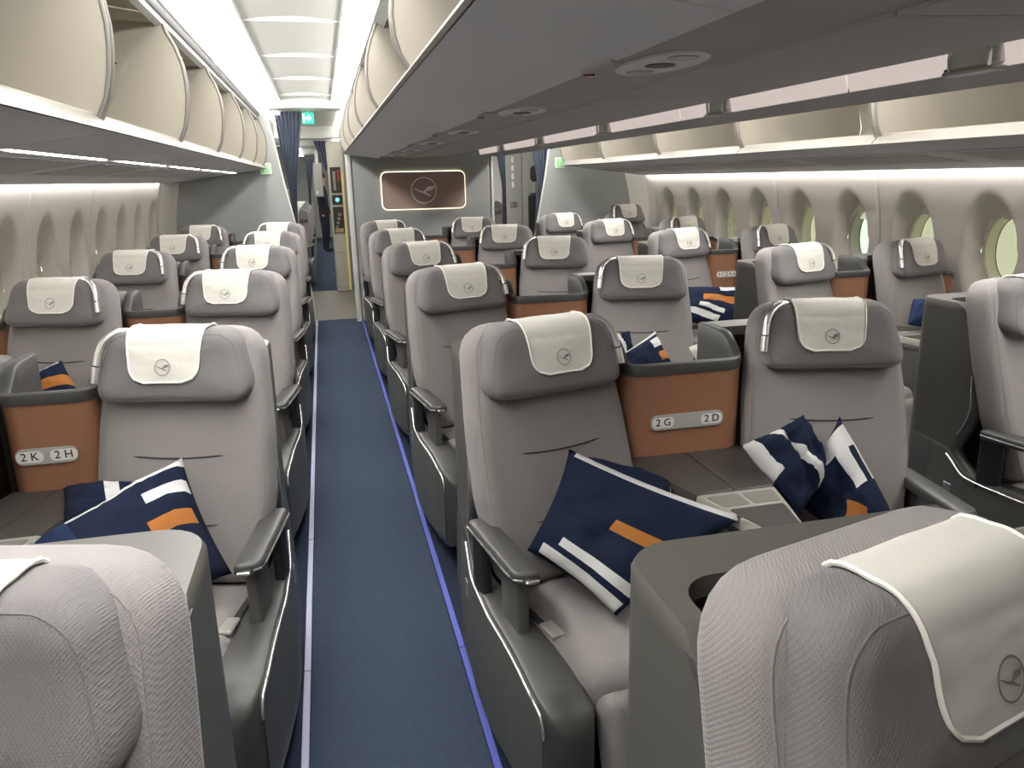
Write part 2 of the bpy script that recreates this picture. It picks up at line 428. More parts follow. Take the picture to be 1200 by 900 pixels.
o = MB().box(CX-2.9, CX+2.9, Y0-.06, Y0, 0, 2.65).build('wall_front', 'bulkhead'); tag(o, kind='structure', label='grey unseen wall added at the cabin front to bounce light')  # unseen wall, added to bounce light back into the cabin
# ---- rear bulkhead and side dividers
def divider(name, pts, y, m, trim, label, th=.05):
    root = empty(name, (0, y, 0)); tag(root, label, kind='structure')
    MB().prism(pts, lambda x, z, a: (x, a, z), 0, th).build('divider_panel', m, root)
    MB().tube([(x, th/2, z) for x, z in trim], .014, 8).build('edge_trim', 'trim_light', root)
    return root
def hpt(z, s): return CX+s*(wall_h(z)+.02)
lz = [0, .3, .6, .9, 1.2, 1.5, 1.8, 2.1, 2.62]
redge = [(-.19, 0), (-.2, .3), (-.245, .7), (-.322, 1.17), (-.40, 1.6), (-.46, 2.0), (-.53, 2.39), (-.56, 2.62)]
divider('wall_divider', redge+[(hpt(z, -1), z) for z in lz[::-1]], YB, 'bulkhead', redge, 'grey curved-edge divider behind the K and H seats')
redge = [(2.31, 0), (2.33, .3), (2.40, .7), (2.465, .93), (2.53, 1.25), (2.60, 1.6), (2.645, 1.9), (2.70, 2.39), (2.72, 2.62)]
divider('wall_divider_second', redge+[(hpt(z, 1), z) for z in lz[::-1]], YB, 'bulkhead', redge, 'grey curved-edge divider behind the C and A seats')
bk = empty('wall_back', (0, YB, 0)); tag(bk, 'grey bulkhead with back-lit brown emblem panel behind the G and D seats', kind='structure')
MB().rbox(.345, 1.925, 0, .25, 0, 2.6, .03).build('bulkhead_panel', 'bulkhead', bk)
MB().rbox(.285, .342, -.01, .24, 0, 2.6, .012).build('corner_post', 'trim_light', bk)
MB().rbox(1.93, 1.965, .0, .24, 0, 2.6, .012).build('corner_post', 'trim_light', bk)
# pillars where the wall lining meets the dividers
for s in (-1, 1):
    mb = MB(); rings = []
    for z in [k*.09 for k in range(19)]:
        h = wall_h(z); rings.append([(CX+s*(h+.02), YB-.34, z), (CX+s*(h-.004), YB-.30, z), (CX+s*(h-.05), YB-.12, z), (CX+s*(h-.12), YB, z), (CX+s*(h+.02), YB, z)])
    mb.loft(rings); o = mb.build('trim_1' if s < 0 else 'trim_2', 'wall'); tag(o, kind='structure', label='cream corner lining where the side wall meets the divider')
# emblem panel with halo
def emblem(sc, fn, m, thick=.0012, ring_w=.075, n=40, ringn=None):
    """bird in a ring; fn(a, b, depth) maps the unit drawing to 3-D. returns (ring MB, bird MB)"""
    rg = MB(); r0, r1 = 1, 1-ring_w
    A = [(math.cos(2*math.pi*k/n), math.sin(2*math.pi*k/n)) for k in range(n)]
    rg.loft([[fn(c*r1*sc, s_*r1*sc, 0) for c, s_ in A], [fn(c*r1*sc, s_*r1*sc, thick) for c, s_ in A], [fn(c*r0*sc, s_*r0*sc, thick) for c, s_ in A], [fn(c*r0*sc, s_*r0*sc, 0) for c, s_ in A]], caps=False)
    bd = MB()
    body = [(-.84, .17), (-.62, .15), (-.35, .0), (-.09, -.09), (.06, -.06), (.3, -.27), (.42, -.36), (.55, -.38), (.52, -.46), (.38, -.44), (.12, -.3), (-.12, -.2), (-.4, -.08), (-.66, .08)]
    wing = [(-.09, -.1), (.08, .02), (.24, .24), (.36, .28), (.83, .29), (.78, .18), (.70, .06), (.62, -.02), (.3, -.06), (.05, -.1)]
    for poly in (body, wing):
        bd.loft([[fn(a*sc, b*sc, 0) for a, b in poly], [fn(a*sc, b*sc, thick*1.01) for a, b in poly]])
    return rg, bd
lp = empty('emblem_panel', (1.14, YB, 1.48)); tag(lp, 'brown back-lit panel with bird-in-ring emblem on the grey bulkhead', 'emblem panel')
mb = MB(); o1 = rrect(-.475, .475, -.205, .205, .07, 6)
mb.loft([[(x, -.03, z) for x, z in o1], [(x, -.012, z) for x, z in o1]]); mb.build('panel_face', 'logo_panel', lp)
mb = MB(); o1 = rrect(-.482, .482, -.212, .212, .077, 6); mb.loft([[(x, -.014, z) for x, z in o1], [(x, -.003, z) for x, z in o1]]); mb.build('halo_light', 'halo', lp)
rg, bd = emblem(.148, lambda a, b, d: (a, -.031-d, b), 'logo_metal', .004)
rg.build('emblem_ring', 'logo_metal', lp); bd.build('emblem_bird', 'logo_metal', lp)
# ================================================================== OVERHEAD BINS
BL = 1.32
ARC = [(1.65, 1.785), (1.622, 1.84), (1.607, 1.90), (1.597, 1.97), (1.595, 2.03), (1.602, 2.10), (1.622, 2.17), (1.65, 2.225), (1.66, 2.26)]
BACK = [(2.50, 1.80), (2.52, 1.9), (2.48, 2.05), (2.38, 2.2), (2.2, 2.31), (1.95, 2.34), (1.68, 2.30)]
def side_bin(mir, ya, yb, dz, label, group):
    s = -1 if mir else 1
    P = lambda h, z, y: (s*h, y, z)
    root = empty('overhead_bin', (CX, ya, dz)); L = yb-ya; tag(root, label, 'overhead bin', group)
    B = lambda poly, a, b, nm, mm, par=root, ang=38: MB().prism(poly, P, a, b).build(nm, mm, par, ang)
    sill = B([(1.61, 1.749), (1.652, 1.792), (1.70, 1.796), (1.70, 1.77)], .004, L-.004, 'sill', 'bin_edge')
    B([(1.616, 1.7475), (1.915, 1.709), (1.915, 1.75), (1.70, 1.77)], .003, L-.003, 'under_panel', 'bin_under')
    B([(1.945, 1.706), (2.60, 1.621), (2.61, 1.66), (1.945, 1.74)], .003, L-.003, 'service_panel', 'bin_under')
    B([(1.915, 1.716), (1.945, 1.712), (1.945, 1.74), (1.915, 1.75)], 0, L, 'light_channel', 'bin_under_mid')
    B([(2.0, 1.6965), (2.30, 1.6575), (2.30, 1.67), (2.0, 1.71)], .12, L-.12, 'service_hatch', 'bin_under_mid')
    B([(1.924, 1.7065), (1.936, 1.705), (1.936, 1.714), (1.924, 1.717)], .14, L-.14, 'light_strip', 'light_strip' if mir else 'bin_under_mid')
    B([(1.66, 1.79), (2.50, 1.795), (2.50, 1.805), (1.66, 1.80)], .02, L-.02, 'bin_floor', 'bin')
    bk2 = [(h+.015, z+.012) for h, z in BACK][::-1]
    B(BACK+bk2, .02, L-.02, 'back_wall', 'bin', ang=60)
    wp = ARC+[(2.2, 2.30), (2.38, 2.19), (2.48, 2.05), (2.51, 1.9), (2.50, 1.80)]
    for a in (.0, L-.022):
        sw = B(wp, a, a+.022, 'side_wall', 'bin')
        yy = a+.020 if a < .1 else a+.002
        mb = MB().tube([P(h-.002, z, yy) for h, z in ARC], .0065, 8); mb.build('edge_trim', 'bin_edge', sw)
    d = MB(); c = [(1.86+.042*math.cos(t), 2.10+.042*math.sin(t)) for t in [2*math.pi*k/20 for k in range(20)]]
    d.prism(c, P, L-.026, L-.022); dd = d.build('pivot_cap', 'bin', root)
    MB().prism([(1.855, 2.097), (1.865, 2.097), (1.865, 2.105), (1.855, 2.105)], P, L-.028, L-.0255).build('cap_hole', 'groove', dd)
    B([(1.66, 2.262), (1.685, 2.25), (1.70, 2.30), (1.64, 2.315)], 0, L, 'hinge_rail', 'rail')
    B([(1.645, 2.285), (1.652, 2.278), (1.665, 2.31), (1.635, 2.325)], 0, L, 'rail_cover', 'groove')
    B([(1.628, 2.315), (1.64, 2.31), (1.60, 2.43), (1.585, 2.43)], .004, L-.004, 'fascia', 'ceiling')
    # printed stickers on the sill
    for (a, w_, mm) in [(.06, .05, 'red'), (L-.30, .035, 'white_print'), (L-.25, .035, 'white_print'), (L-.20, .035, 'white_print')]:
        B([(1.6155, 1.752), (1.648, 1.7855), (1.647, 1.7868), (1.6142, 1.7532)], a, a+w_, 'sticker', mm, sill)
    return root
n = 0
for k in range(8):
    b = 9.1-BL*k; a = b-BL
    side_bin(True, a, b, 0, 'open cream overhead bin above the K seats, %s from the divider' % ['first', 'second', 'third', 'fourth', 'fifth', 'sixth', 'seventh', 'eighth'][k], 'open bins along the K side wall')
for k in range(8):
    b = 8.78-BL*k; a = b-BL
    side_bin(False, a, b, -.03, 'open cream overhead bin above the A seats, %s from the divider' % ['first', 'second', 'third', 'fourth', 'fifth', 'sixth', 'seventh', 'eighth'][k], 'open bins along the A side wall')
# wall-wash cove lights
for s, nm, yb, lab in [(-1, 'K', 9.08-.35, 'white cove light washing the side wall behind the K seats'), (1, 'A', 8.75, 'white cove light washing the side wall behind the A seats')]:
    e = empty('cove_light', (CX, 0, 0)); tag(e, lab, 'light')
    y = Y0
    while y < yb-.05:
        y1 = min(y+1.27, yb)
        dz = -.03*(s > 0)
        MB().prism([(s*2.614, 1.632+dz), (s*2.648, 1.632+dz), (s*2.648, 1.645+dz), (s*2.614, 1.645+dz)], lambda x, z, q: (x, q, z), y+.004, y1-.004).build('light_tube', 'light_cove', e); y = y1
# centre bins ---------------------------------------------------------
def centre_bin(ya, yb, label):
    L = yb-ya; root = empty('centre_bin', (0, ya, 0)); tag(root, label, 'overhead bin', 'bins along the cabin centre line')
    P = lambda x, z, y: (x, y, z)
    B = lambda poly, a, b, nm, mm, par=root, ang=38: MB().prism(poly, P, a, b).build(nm, mm, par, ang)
    sill = B([(.262, 1.893), (.27, 1.886), (.31, 1.905), (.285, 1.925)], .003, L-.003, 'sill', 'bin_edge')
    B([(.274, 1.885), (.643, 1.838), (.66, 1.845), (.66, 1.90), (.30, 1.92)], .003, L-.003, 'under_panel', 'centre_under')
    B([(.66, 1.852), (.925, 1.846), (.925, 1.89), (.66, 1.89)], .0, L, 'service_channel', 'centre_mid')
    B([(.925, 1.838), (1.40, 1.850), (1.785, 1.915), (1.785, 1.95), (.925, 1.90)], .003, L-.003, 'under_panel', 'centre_mid')
    B([(1.80, 1.856), (2.0, 1.836), (2.03, 1.86), (2.02, 1.89), (1.81, 1.93)], .003, L-.003, 'outer_lip', 'bin_under_mid')
    B([(1.783, 1.917), (1.799, 1.858), (1.806, 1.86), (1.80, 1.935), (1.784, 1.935)], .006, L-.006, 'glowing_lip_face', 'lip_glow')  # side face of the lowered bin, brightness put in as a weak glow
    B([(.30, 1.91), (1.0, 1.91), (1.0, 1.92), (.30, 1.92)], .02, L-.02, 'bin_floor', 'bin')
    B([(1.0, 1.91), (1.03, 2.1), (.9, 2.3), (.6, 2.36), (.34, 2.33), (.34, 2.345), (.6, 2.375), (.91, 2.31), (1.045, 2.1), (1.015, 1.91)], .02, L-.02, 'back_wall', 'bin', ang=60)
    B([(2.02, 1.89), (2.05, 2.0), (2.05, 2.1), (1.98, 2.26), (1.96, 2.25), (2.03, 2.1), (2.03, 2.0), (2.0, 1.89)], .004, L-.004, 'outer_door', 'bin', ang=60)
    arc = [(.288, 1.92), (.262, 1.96), (.247, 2.01), (.243, 2.07), (.25, 2.14), (.27, 2.21), (.30, 2.28)]
    wp = arc+[(.6, 2.36), (.9, 2.29), (1.02, 2.1), (1.0, 1.92)]
    for a in (0, L-.022):
        sw = B(wp, a, a+.022, 'side_wall', 'bin'); yy = a+.020 if a < .1 else a+.002
        MB().tube([(x-.002, yy, z) for x, z in arc], .0065, 8).build('edge_trim', 'bin_edge', sw)
    B([(.285, 2.29), (.33, 2.26), (.345, 2.31), (.30, 2.33)], 0, L, 'hinge_rail', 'rail')
    B([(.30, 2.33), (.345, 2.31), (.36, 2.40), (.33, 2.40)], .004, L-.004, 'fascia', 'ceiling')
    B([(1.775, 2.33), (1.99, 2.25), (2.0, 2.27), (1.79, 2.40)], .004, L-.004, 'fascia', 'ceiling')
    # flag lamp on the step line, lamp oval in the channel, hatch joint
    fl_ = MB(); fl_.loft([[(.625, .50+.20*t, 1.832), (.66, .52+.16*t, 1.834), (.66, .52+.16*t, 1.848), (.625, .50+.20*t, 1.846)] for t in (0, .33, .66, 1)]); f_ = fl_.build('call_lamp', 'centre_mid', root)
    MB().box(.628, .655, .69, .70, 1.829, 1.846).build('lens', 'red', f_); MB().box(.64, .662, .70, .712, 1.829, 1.836).build('lens_cap', 'white_print', f_)
    ov = MB(); c = [(.79+.085*math.cos(t), .62+.19*math.sin(t)) for t in [2*math.pi*k/28 for k in range(28)]]
    ov.loft([[(x, y, 1.8445) for x, y in c], [(x, y, 1.85) for x, y in c]]); o_ = ov.build('lamp_oval', 'centre_under', root)
    for q in (.50, .62, .74):
        c = [(.79+.035*math.cos(t), q+.035*math.sin(t)) for t in [2*math.pi*k/16 for k in range(16)]]
        MB().loft([[(x, y, 1.842) for x, y in c], [(x, y, 1.846) for x, y in c]]).build('reading_lamp', 'silver' if q != .62 else 'groove', o_)
    return root
CB = []
for k in range(8):
    b = 9.1-BL*k; a = b-BL
    cb_ = centre_bin(a, b, 'grey-bottomed centre overhead bin, %s from the emblem bulkhead' % ['first', 'second', 'third', 'fourth', 'fifth', 'sixth', 'seventh', 'eighth'][k]); CB.append((cb_, a, b))
for y in [1.93, 3.39, 4.90, 6.43, 7.88]:
    par, ya_ = next((r_, a_) for r_, a_, b_ in CB if a_ <= y < b_)
    e = MB().rbox(-.02, .012, -.085, .085, -.012, .045, .01).build('bin_latch', 'tab', par); e.location = (1.79, y-ya_, 1.875)
    MB().tube(smooth([(-.03, -.07, -.018), (-.034, -.07, .03), (-.03, -.05, .043), (-.03, .05, .043), (-.034, .07, .03), (-.03, .07, -.018)], 4), .005, 6).build('latch_bail', 'chrome', e)
    MB().rbox(-.04, .02, -.09, .09, -.026, -.014, .006).build('latch_plate', 'silver', e)
    MB().rbox(-.004, .02, .085, .125, -.02, .0, .006).build('latch_hook', 'lining', e)
# ================================================================== SEATS
TH = R(15)
def L2U(u, f, z): return (u*math.cos(TH)+f*math.sin(TH), u*math.sin(TH)-f*math.cos(TH), z)
def back_map(u, v, w_):      # v up the reclined back, w towards the sitter
    t = R(17); f0, z0 = .205, .46
    return (u, f0-v*math.sin(t)+w_*math.cos(t)-.11, z0+v*math.cos(t)+w_*math.sin(t)*.6)
def head_map(u, v, w_):
    t = R(9); return (u, -.045+(.20-v)*math.sin(t)+w_*math.cos(t)+.022*sstep(.15, 0, v)*sstep(.0, .08, w_), .998+v*math.cos(t)*1.0)
def wing_front(z):           # front edge of the aisle wing, towards +y = aft
    return interp([(.05, -.12), (.40, -.12), (.46, -.10), (.50, -.03), (.54, .0), (.60, -.03), (.66, -.06), (.72, -.075), (.85, -.06), (1.0, -.02), (1.05, .0), (1.09, .05), (1.10, .08)], z)
WX = -.235
def seat_template(aisle, emb_sign):
    ls = 1 if aisle else -1      # side of the reading lamp: towards the neighbour
    """parts of a seat turned towards +x; aisle (if any) on its -x side. returns [(name, MB, material, parent index, angle)]"""
    T = []
    def add(name, mb, m, par=None, ang=38, rot=True):
        if rot: mb.xf(L2U)
        T.append((name, mb, m, par, ang)); return len(T)-1
    # backrest
    ol = rpoly([(-.225, 0, .05), (.225, 0, .05), (.258, .25, .3), (.252, .45, .3), (.222, .755, .11), (-.222, .755, .11), (-.252, .45, .3), (-.258, .25, .3)], 6, .05)
    bk_ = MB().cushion(ol, .125, .045, back_map, bulge=.012, rings=6, seg=6)
    pb = [bk_.v[7*len(ol)+i] for i in range(len(ol))]; bv = bk_.bvh(); iback = add('backrest', bk_, 'fabric', None, 70)
    add('piping', MB().tube(pb+pb[:1], .0015, 5, caps=False), 'fabric', iback, 60)
    for zz, a, b in ((.845, -.135, .13), (.655, -.12, .13)):
        pts = []
        for k in range(13):
            u = a+(b-a)*k/12; hit = bv.ray_cast(Vector((u, 1, zz-.006*math.sin(math.pi*k/12))), Vector((0, -1, 0)))[0]
            pts.append(hit+Vector((0, .0005, 0)))
        add('seam', MB().tube(pts, [.0008]+[.0026]*11+[.0008], 6), 'seam', iback)
    # headrest
    ho = rpoly([(-.236, .0, .06), (.236, .0, .06), (.19, .175, .07), (.15, .206, .06), (-.15, .206, .06), (-.19, .175, .07)], 8, .018)
    hd = MB().cushion(ho, .115, .042, head_map, bulge=.008, rings=16, seg=6, rb=.03)
    ph = [hd.v[7*len(ho)+i] for i in range(len(ho))]; hv = hd.bvh(); ih = add('headrest', hd, 'head_fabric', None, 70)
    add('piping', MB().tube(ph+ph[:1], .0014, 5, caps=False), 'head_fabric', ih, 60)
    # cover: draped cloth found by casting rays at the cushion from around an axis inside it
    ax = Vector((0, .02, 1.11)); HW, rc, uo = .096, .042, .012*ls
    def cast(u, a, off):
        d = Vector((0, math.cos(a), math.sin(a))); hit = hv.ray_cast(ax+Vector((u, 0, 0))+d*.5, -d)
        if hit[0] is None: return Vector((u, 0, 1.2))
        return hit[0]+d*off
    A0, A1 = R(-27), R(128); n = 34
    ang_ = [A0+(A1-A0)*k/n for k in range(n+1)]
    mid = [cast(uo, a, .004) for a in ang_]; arc = [0]
    for p, q in zip(mid, mid[1:]): arc.append(arc[-1]+(q-p).length)
    def hw(k):
        d = arc[k]; base = HW+.014*min(1, arc[k]/.16)
        return base-rc+math.sqrt(max(0, rc*rc-(rc-d)**2)) if d < rc else base
    m_ = 14
    def cpt(k, i, off):
        u = uo+hw(k)*(2*i/m_-1)
        wr = .0016*noise.noise(Vector((u*30, ang_[k]*5, 3.3)))
        return cast(u, ang_[k], off+wr)
    nap = MB(); f_ = [[cpt(k, i, .0065) for i in range(m_+1)] for k in range(n+1)]; b_ = [[cpt(k, i, .002) for i in range(m_+1)] for k in range(n+1)]
    nap.loft([f_[k]+b_[k][::-1] for k in range(n+1)])
    ic = add('headrest_cover', nap, 'linen', None, 60)
    path = [cpt(k, 0, .006) for k in range(n, -1, -1)]+[cpt(0, i, .006) for i in range(1, m_)]+[cpt(k, m_, .006) for k in range(n+1)]
    add('hem', MB().tube(path, .0032, 5), 'linen_hem', ic)
    # emblem printed on the cover
    kc = min(range(n+1), key=lambda k: abs(arc[k]-.042)); zc = mid[kc].z
    def ef(a, b, d):
        u = uo+emb_sign*a; hit = hv.ray_cast(Vector((u, 1, zc+.002+b)), Vector((0, -1, 0)))[0]
        return hit+Vector((0, .0088+d, .0))
    rg, bd = emblem(.0225, ef, None, .0006, .09, 26)
    add('emblem_ring', rg, 'print_grey', ic); add('emblem_bird', bd, 'print_grey', ic)
    # reading lamp arm on the inner side
    lp_ = smooth([(.12*ls, .02, 1.192), (.155*ls, .035, 1.196), (.188*ls, .055, 1.176), (.204*ls, .07, 1.145), (.211*ls, .083, 1.108)], 5)
    il = add('reading_light', MB().tube(lp_, .0115, 10), 'chrome', None, 60)
    add('joint', MB().tube([(.211*ls, .083, 1.110), (.2122*ls, .0845, 1.104)], .0105, 10), 'groove', il)
    add('lamp_head', MB().tube([(.212*ls, .084, 1.105), (.214*ls, .088, 1.090), (.217*ls, .095, 1.060)], .0132, 10), 'chrome', il)
    # lining pad behind the headrest, seat pan, leg rest
    co = rpoly([(-.25, .14, .05), (.25, .14, .05), (.25, .66, .09), (-.25, .66, .09)], 6, .05)
    add('seat_cushion', MB().cushion(co, .14, .05, lambda u, v, w_: (u, v, .335+w_+.015*sstep(.3, .62, v)), bulge=.012, rings=5), 'fabric', None, 70)
    lo = rpoly([(-.235, 0, .04), (.235, 0, .04), (.235, .34, .04), (-.235, .34, .04)], 5, .05)
    add('leg_rest', MB().cushion(lo, .09, .035, lambda u, v, w_: (u, .60+(.34-v)*.22+w_*.95, .09+v+.2*w_), bulge=.01, rings=4), 'fabric', None, 70)
    add('seat_pan', MB().rbox(-.24, .24, .02, .60, .06, .36, .03), 'black_plastic', None)
    be = add('seat_belt', MB().rbox(-.235, -.215, .24, .40, .47, .476, .004), 'seam', None)
    add('buckle', MB().rbox(-.243, -.205, .38, .45, .474, .488, .006), 'silver', be)
    # shell: thin wrap behind the seat with wide top deck
    zl = [.05, .25, .40, .46, .50, .54, .60, .66, .72, .80, .88, .95, 1.0, 1.04, 1.07, 1.09, 1.10]
    YBK, XI, rcn = .295, .262, .08
    def plan(z, off, yf, oy=None):
        p = []; oy = off if oy is None else oy
        r_ = max(rcn-off, .02) if oy == off else .055
        y1 = YBK-oy-r_
        for k in range(7): p.append((WX+off, min(yf, y1)+(y1-min(yf, y1))*k/6))
        for k in range(1, 7):
            a = math.pi/2*k/6
            p.append((WX+off+r_*(1-math.cos(a)), y1+r_*math.sin(a)))
        x0 = p[-1][0]
        for k in range(1, 6): p.append((x0+(XI-x0)*k/5, YBK-oy))
        return p
    yfn = wing_front if aisle else (lambda z: interp([(.05, .10), (1.0, .10), (1.07, .13), (1.10, .17)], z))
    def oxy(z): q = sstep(1.03, 1.06, z); return .028+.012*q, .028+.082*q
    outer = [[(x, y, z) for x, y in plan(z, .006 if z > 1.095 else 0, yfn(z))] for z in zl]
    inner = [[(x, y, z) for x, y in plan(z, oxy(z)[0], yfn(z)+.004, oxy(z)[1])] for z in zl]
    sh = MB(); sh.loft([o_+i_[::-1] for o_, i_ in zip(outer, inner)])
    ish = add('shell', sh, 'shell', None, 45, rot=False)
    zz = [z for z in zl if z < 1.03]
    lin2 = MB(); lin2.loft([[(x, y, z) for x, y in plan(z, .030, yfn(z)+.03)]+[(x, y, z) for x, y in plan(z, .034, yfn(z)+.03)][::-1] for z in zz])
    add('lining', lin2, 'lining', ish, 45, rot=False)
    if aisle:
        # dark leading edge of the wing and chrome line
        ed = [(WX+.014, wing_front(z)+.002, z) for z in [.46, .50, .54, .58, .62, .66, .72, .78, .85, .92, 1.0, 1.05, 1.085]]
        ed = smooth(ed, 3); we = MB(); rg_ = []
        for p_ in ed: rg_.append([(p_.x+dx, p_.y+dy, p_.z) for dx, dy in ((-.016, .004), (-.012, -.012), (.002, -.018), (.018, -.010), (.024, .006), (.022, .035), (-.016, .02))])
        we.loft(rg_); add('wing_edge', we, 'shell_dark', ish, 60, rot=False)
        ed = [(WX-.004, wing_front(z)+.022, z) for z in [.60, .66, .72, .78, .84]]
        add('wing_trim', MB().tube(smooth(ed, 3), .0035, 6), 'chrome', ish, 60, rot=False)
        # side console with rounded nose
        ys = [.22, .12, .04, 0, -.05, -.10, -.2, -.3, -.4, -.5, -.58, -.64, -.69, -.72, -.735]
        xo = [(-.735, -.150), (-.72, -.180), (-.69, -.198), (-.64, -.208), (-.5, -.222), (-.3, -.242), (-.1, -.246), (.05, -.24), (.22, -.238)]
        xi = [(-.735, -.11), (-.72, -.085), (-.69, -.075), (-.6, -.085), (-.4, -.125), (-.2, -.165), (0, -.205), (.22, -.212)]
        zt = [(-.735, .37), (-.72, .405), (-.69, .43), (-.62, .452), (-.5, .466), (-.3, .468), (-.12, .462), (-.05, .475), (0, .51), (.05, .54), (.22, .55)]
        zb = [(-.735, .15), (-.72, .12), (-.69, .10), (-.5, .07), (-.2, .045), (.22, .04)]
        sc = MB(); rings = []
        for y in ys:
            a, b, t, d = interp(xo, y), interp(xi, y), interp(zt, y), interp(zb, y); e = .014
            rings.append([(a+.012, y, d), (a+.004, y, d+.03), (a-.010 if y > -.6 else a, y, (d+t)/2), (a, y, t-e), (a+.004, y, t-.004), (a+e, y, t), (b-e, y, t), (b, y, t-e), (b, y, d)])
        sc.loft(rings); isc = add('side_console', sc, 'shell_dark', None, 35, rot=False)
        side = MB(); side.loft([[(interp(xo, y)-.0025-(.010 if y > -.6 else 0)*b_, y, interp(zb, y)+.04+(interp(zt, y)-.024-interp(zb, y)-.04)*q) for q, b_ in ((0, .2), (.5, 1), (1, .1))] for y in ys if y > -.70 and y < .2], closed=False)
        add('side_panel', side, 'shell', isc, 35, rot=False)
        tr = [(interp(xo, y)-.003, y, interp(zt, y)-.018) for y in [.03, 0, -.05, -.1, -.2, -.3, -.4, -.5, -.58, -.64, -.68]]+[(interp(xo, -.69)-.002, -.697, .385), (interp(xo, -.69)-.001, -.70, .36)]
        add('trim', MB().tube(smooth(tr, 3), .0042, 6), 'chrome', isc, 60, rot=False)
        ha = MB().rbox(-.252, -.242, -.02, .02, .26, .40, .005); add('release_handle', ha, 'chrome', isc, rot=False)
        # armrest
        ca = R(9)
        def am(x, y, z): return (-.200+x*math.cos(ca)-y*math.sin(ca), -.31+x*math.sin(ca)+y*math.cos(ca), z)
        top = MB(); oo = lambda d: rpoly([(-.036+d, .19-d, .02), (-.036+d, -.16+d, .03), (.036-d, -.19+d, .025), (.036-d, .19-d, .02)], 4)
        top.loft([[am(x, y, z) for x, y in oo(d)] for d, z in ((.010, .625), (.002, .630), (0, .636), (0, .652), (.003, .658), (.010, .661))])
        ia = add('armrest', top, 'shell_dark', None, 40, rot=False)
        add('armrest_trim', MB().tube([am(*p) for p in [(-.036, .18, .641), (-.0365, .05, .641), (-.0365, -.12, .641), (-.030, -.158, .641), (-.015, -.170, .641)]], .0038, 6), 'chrome', ia, 60, rot=False)
        add('armrest_button', MB().rbox(-.01, .024, -.186, -.166, .634, .644, .004).xf(am), 'chrome', ia, rot=False)
        add('armrest_post', MB().rbox(-.012, .02, -.13, -.01, .43, .63, .008).xf(am), 'shell', None, rot=False)
        add('armrest_hinge', MB().rbox(-.022, .006, .10, .19, .42, .63, .01).xf(am), 'black_plastic', ia, rot=False)
    return T
TEMPL = {}
for key, ais, mir in [('G', True, False), ('C', True, False), ('H', True, True), ('D', True, True), ('K', False, True), ('A', False, False)]:
    if (ais, mir) not in TEMPL:
        T = seat_template(ais, -1 if mir else 1)
        TEMPL[(ais, mir)] = [(n_, mb.mesh(n_, m_, a_, mir), p_) for n_, mb, m_, p_, a_ in T]
SEAT_T = {'G': (True, False), 'C': (True, False), 'H': (True, True), 'D': (True, True), 'K': (False, True), 'A': (False, False)}
LIFT = {('A', 6): .075, ('H', 6): .0}
HEADP = ('headrest', 'headrest_cover', 'reading_light')
def seat(col, x, y, label, group, lift=0, rz=0):
    root = empty('business_seat', (x, y, 0)); tag(root, label, 'seat', group); obs = []
    if rz: root.rotation_euler.z = rz
    for n_, me, p_ in TEMPL[SEAT_T[col]]:
        o = put(n_, me, obs[p_] if p_ is not None else root); obs.append(o)
        if lift and n_ in HEADP: o.location.z = lift
    return root
rows_built = {'K': (1, 7), 'H': (1, 7), 'G': (1, 7), 'D': (1, 7), 'C': (2, 7), 'A': (2, 7)}
EXTRA = {}
pairname = {'K': '%dK %dH', 'H': '%dK %dH', 'G': '%dG %dD', 'D': '%dG %dD', 'C': '%dC %dA', 'A': '%dC %dA'}
ordw = {2: '', 3: 'one row', 4: 'two rows', 5: 'three rows', 6: 'four rows'}
for c, (a, b) in rows_built.items():
    for r in range(a, b):
        Y = (YC if c in 'GD' else YW)[r]
        place = 'window' if c in 'KA' else 'aisle'
        lab = 'grey %s seat %d%s beside the brown panel with plate %s%s' % (place, r, c, pairname[c] % (r, r), EXTRA.get((c, r), ''))
        seat(c, SX[c], Y, lab, 'grey business seats in column %s' % c, LIFT.get((c, r), 0))
# ================================================================== FOOTWELL CONSOLES BETWEEN SEATS
def wellwall(pts, zt, th, z0=.05):
    """wall following plan points (outer side to the front), top height per point; returns (outer skin MB, rim MB, inner MB)"""
    n_ = len(pts); nor = []
    for i in range(n_):
        a = Vector(pts[max(i-1, 0)]); b = Vector(pts[min(i+1, n_-1)]); d = (b-a).normalized(); nor.append(Vector((-d.y, d.x)))
    IN = [Vector(p)+q*th for p, q in zip(pts, nor)]
    skin = MB(); skin.loft([[(p[0], p[1], z0), (p[0], p[1], t-.035), (p[0]+q.x*th*.5, p[1]+q.y*th*.5, t-.035), (p[0]+q.x*th*.5, p[1]+q.y*th*.5, z0)] for p, q, t in zip(pts, nor, zt)])
    rim = MB(); rr = []
    for p, q, t in zip(pts, nor, zt):
        f = lambda d, z: (p[0]+q.x*d, p[1]+q.y*d, z)
        rr.append([f(-.004, t-.034), f(-.006, t-.012), f(-.002, t-.002), f(.006, t), f(th-.006, t), f(th, t-.006), f(th, t-.06), f(th*.5, t-.06), f(th*.5, t-.034)])
    rim.loft(rr)
    inn = MB(); inn.loft([[(p[0]+q.x*th*.5, p[1]+q.y*th*.5, z0), (p[0]+q.x*th*.5, p[1]+q.y*th*.5, t-.06), (p[0]+q.x*th, p[1]+q.y*th, t-.06), (p[0]+q.x*th, p[1]+q.y*th, z0)] for p, q, t in zip(pts, nor, zt)])
    return skin, rim, inn
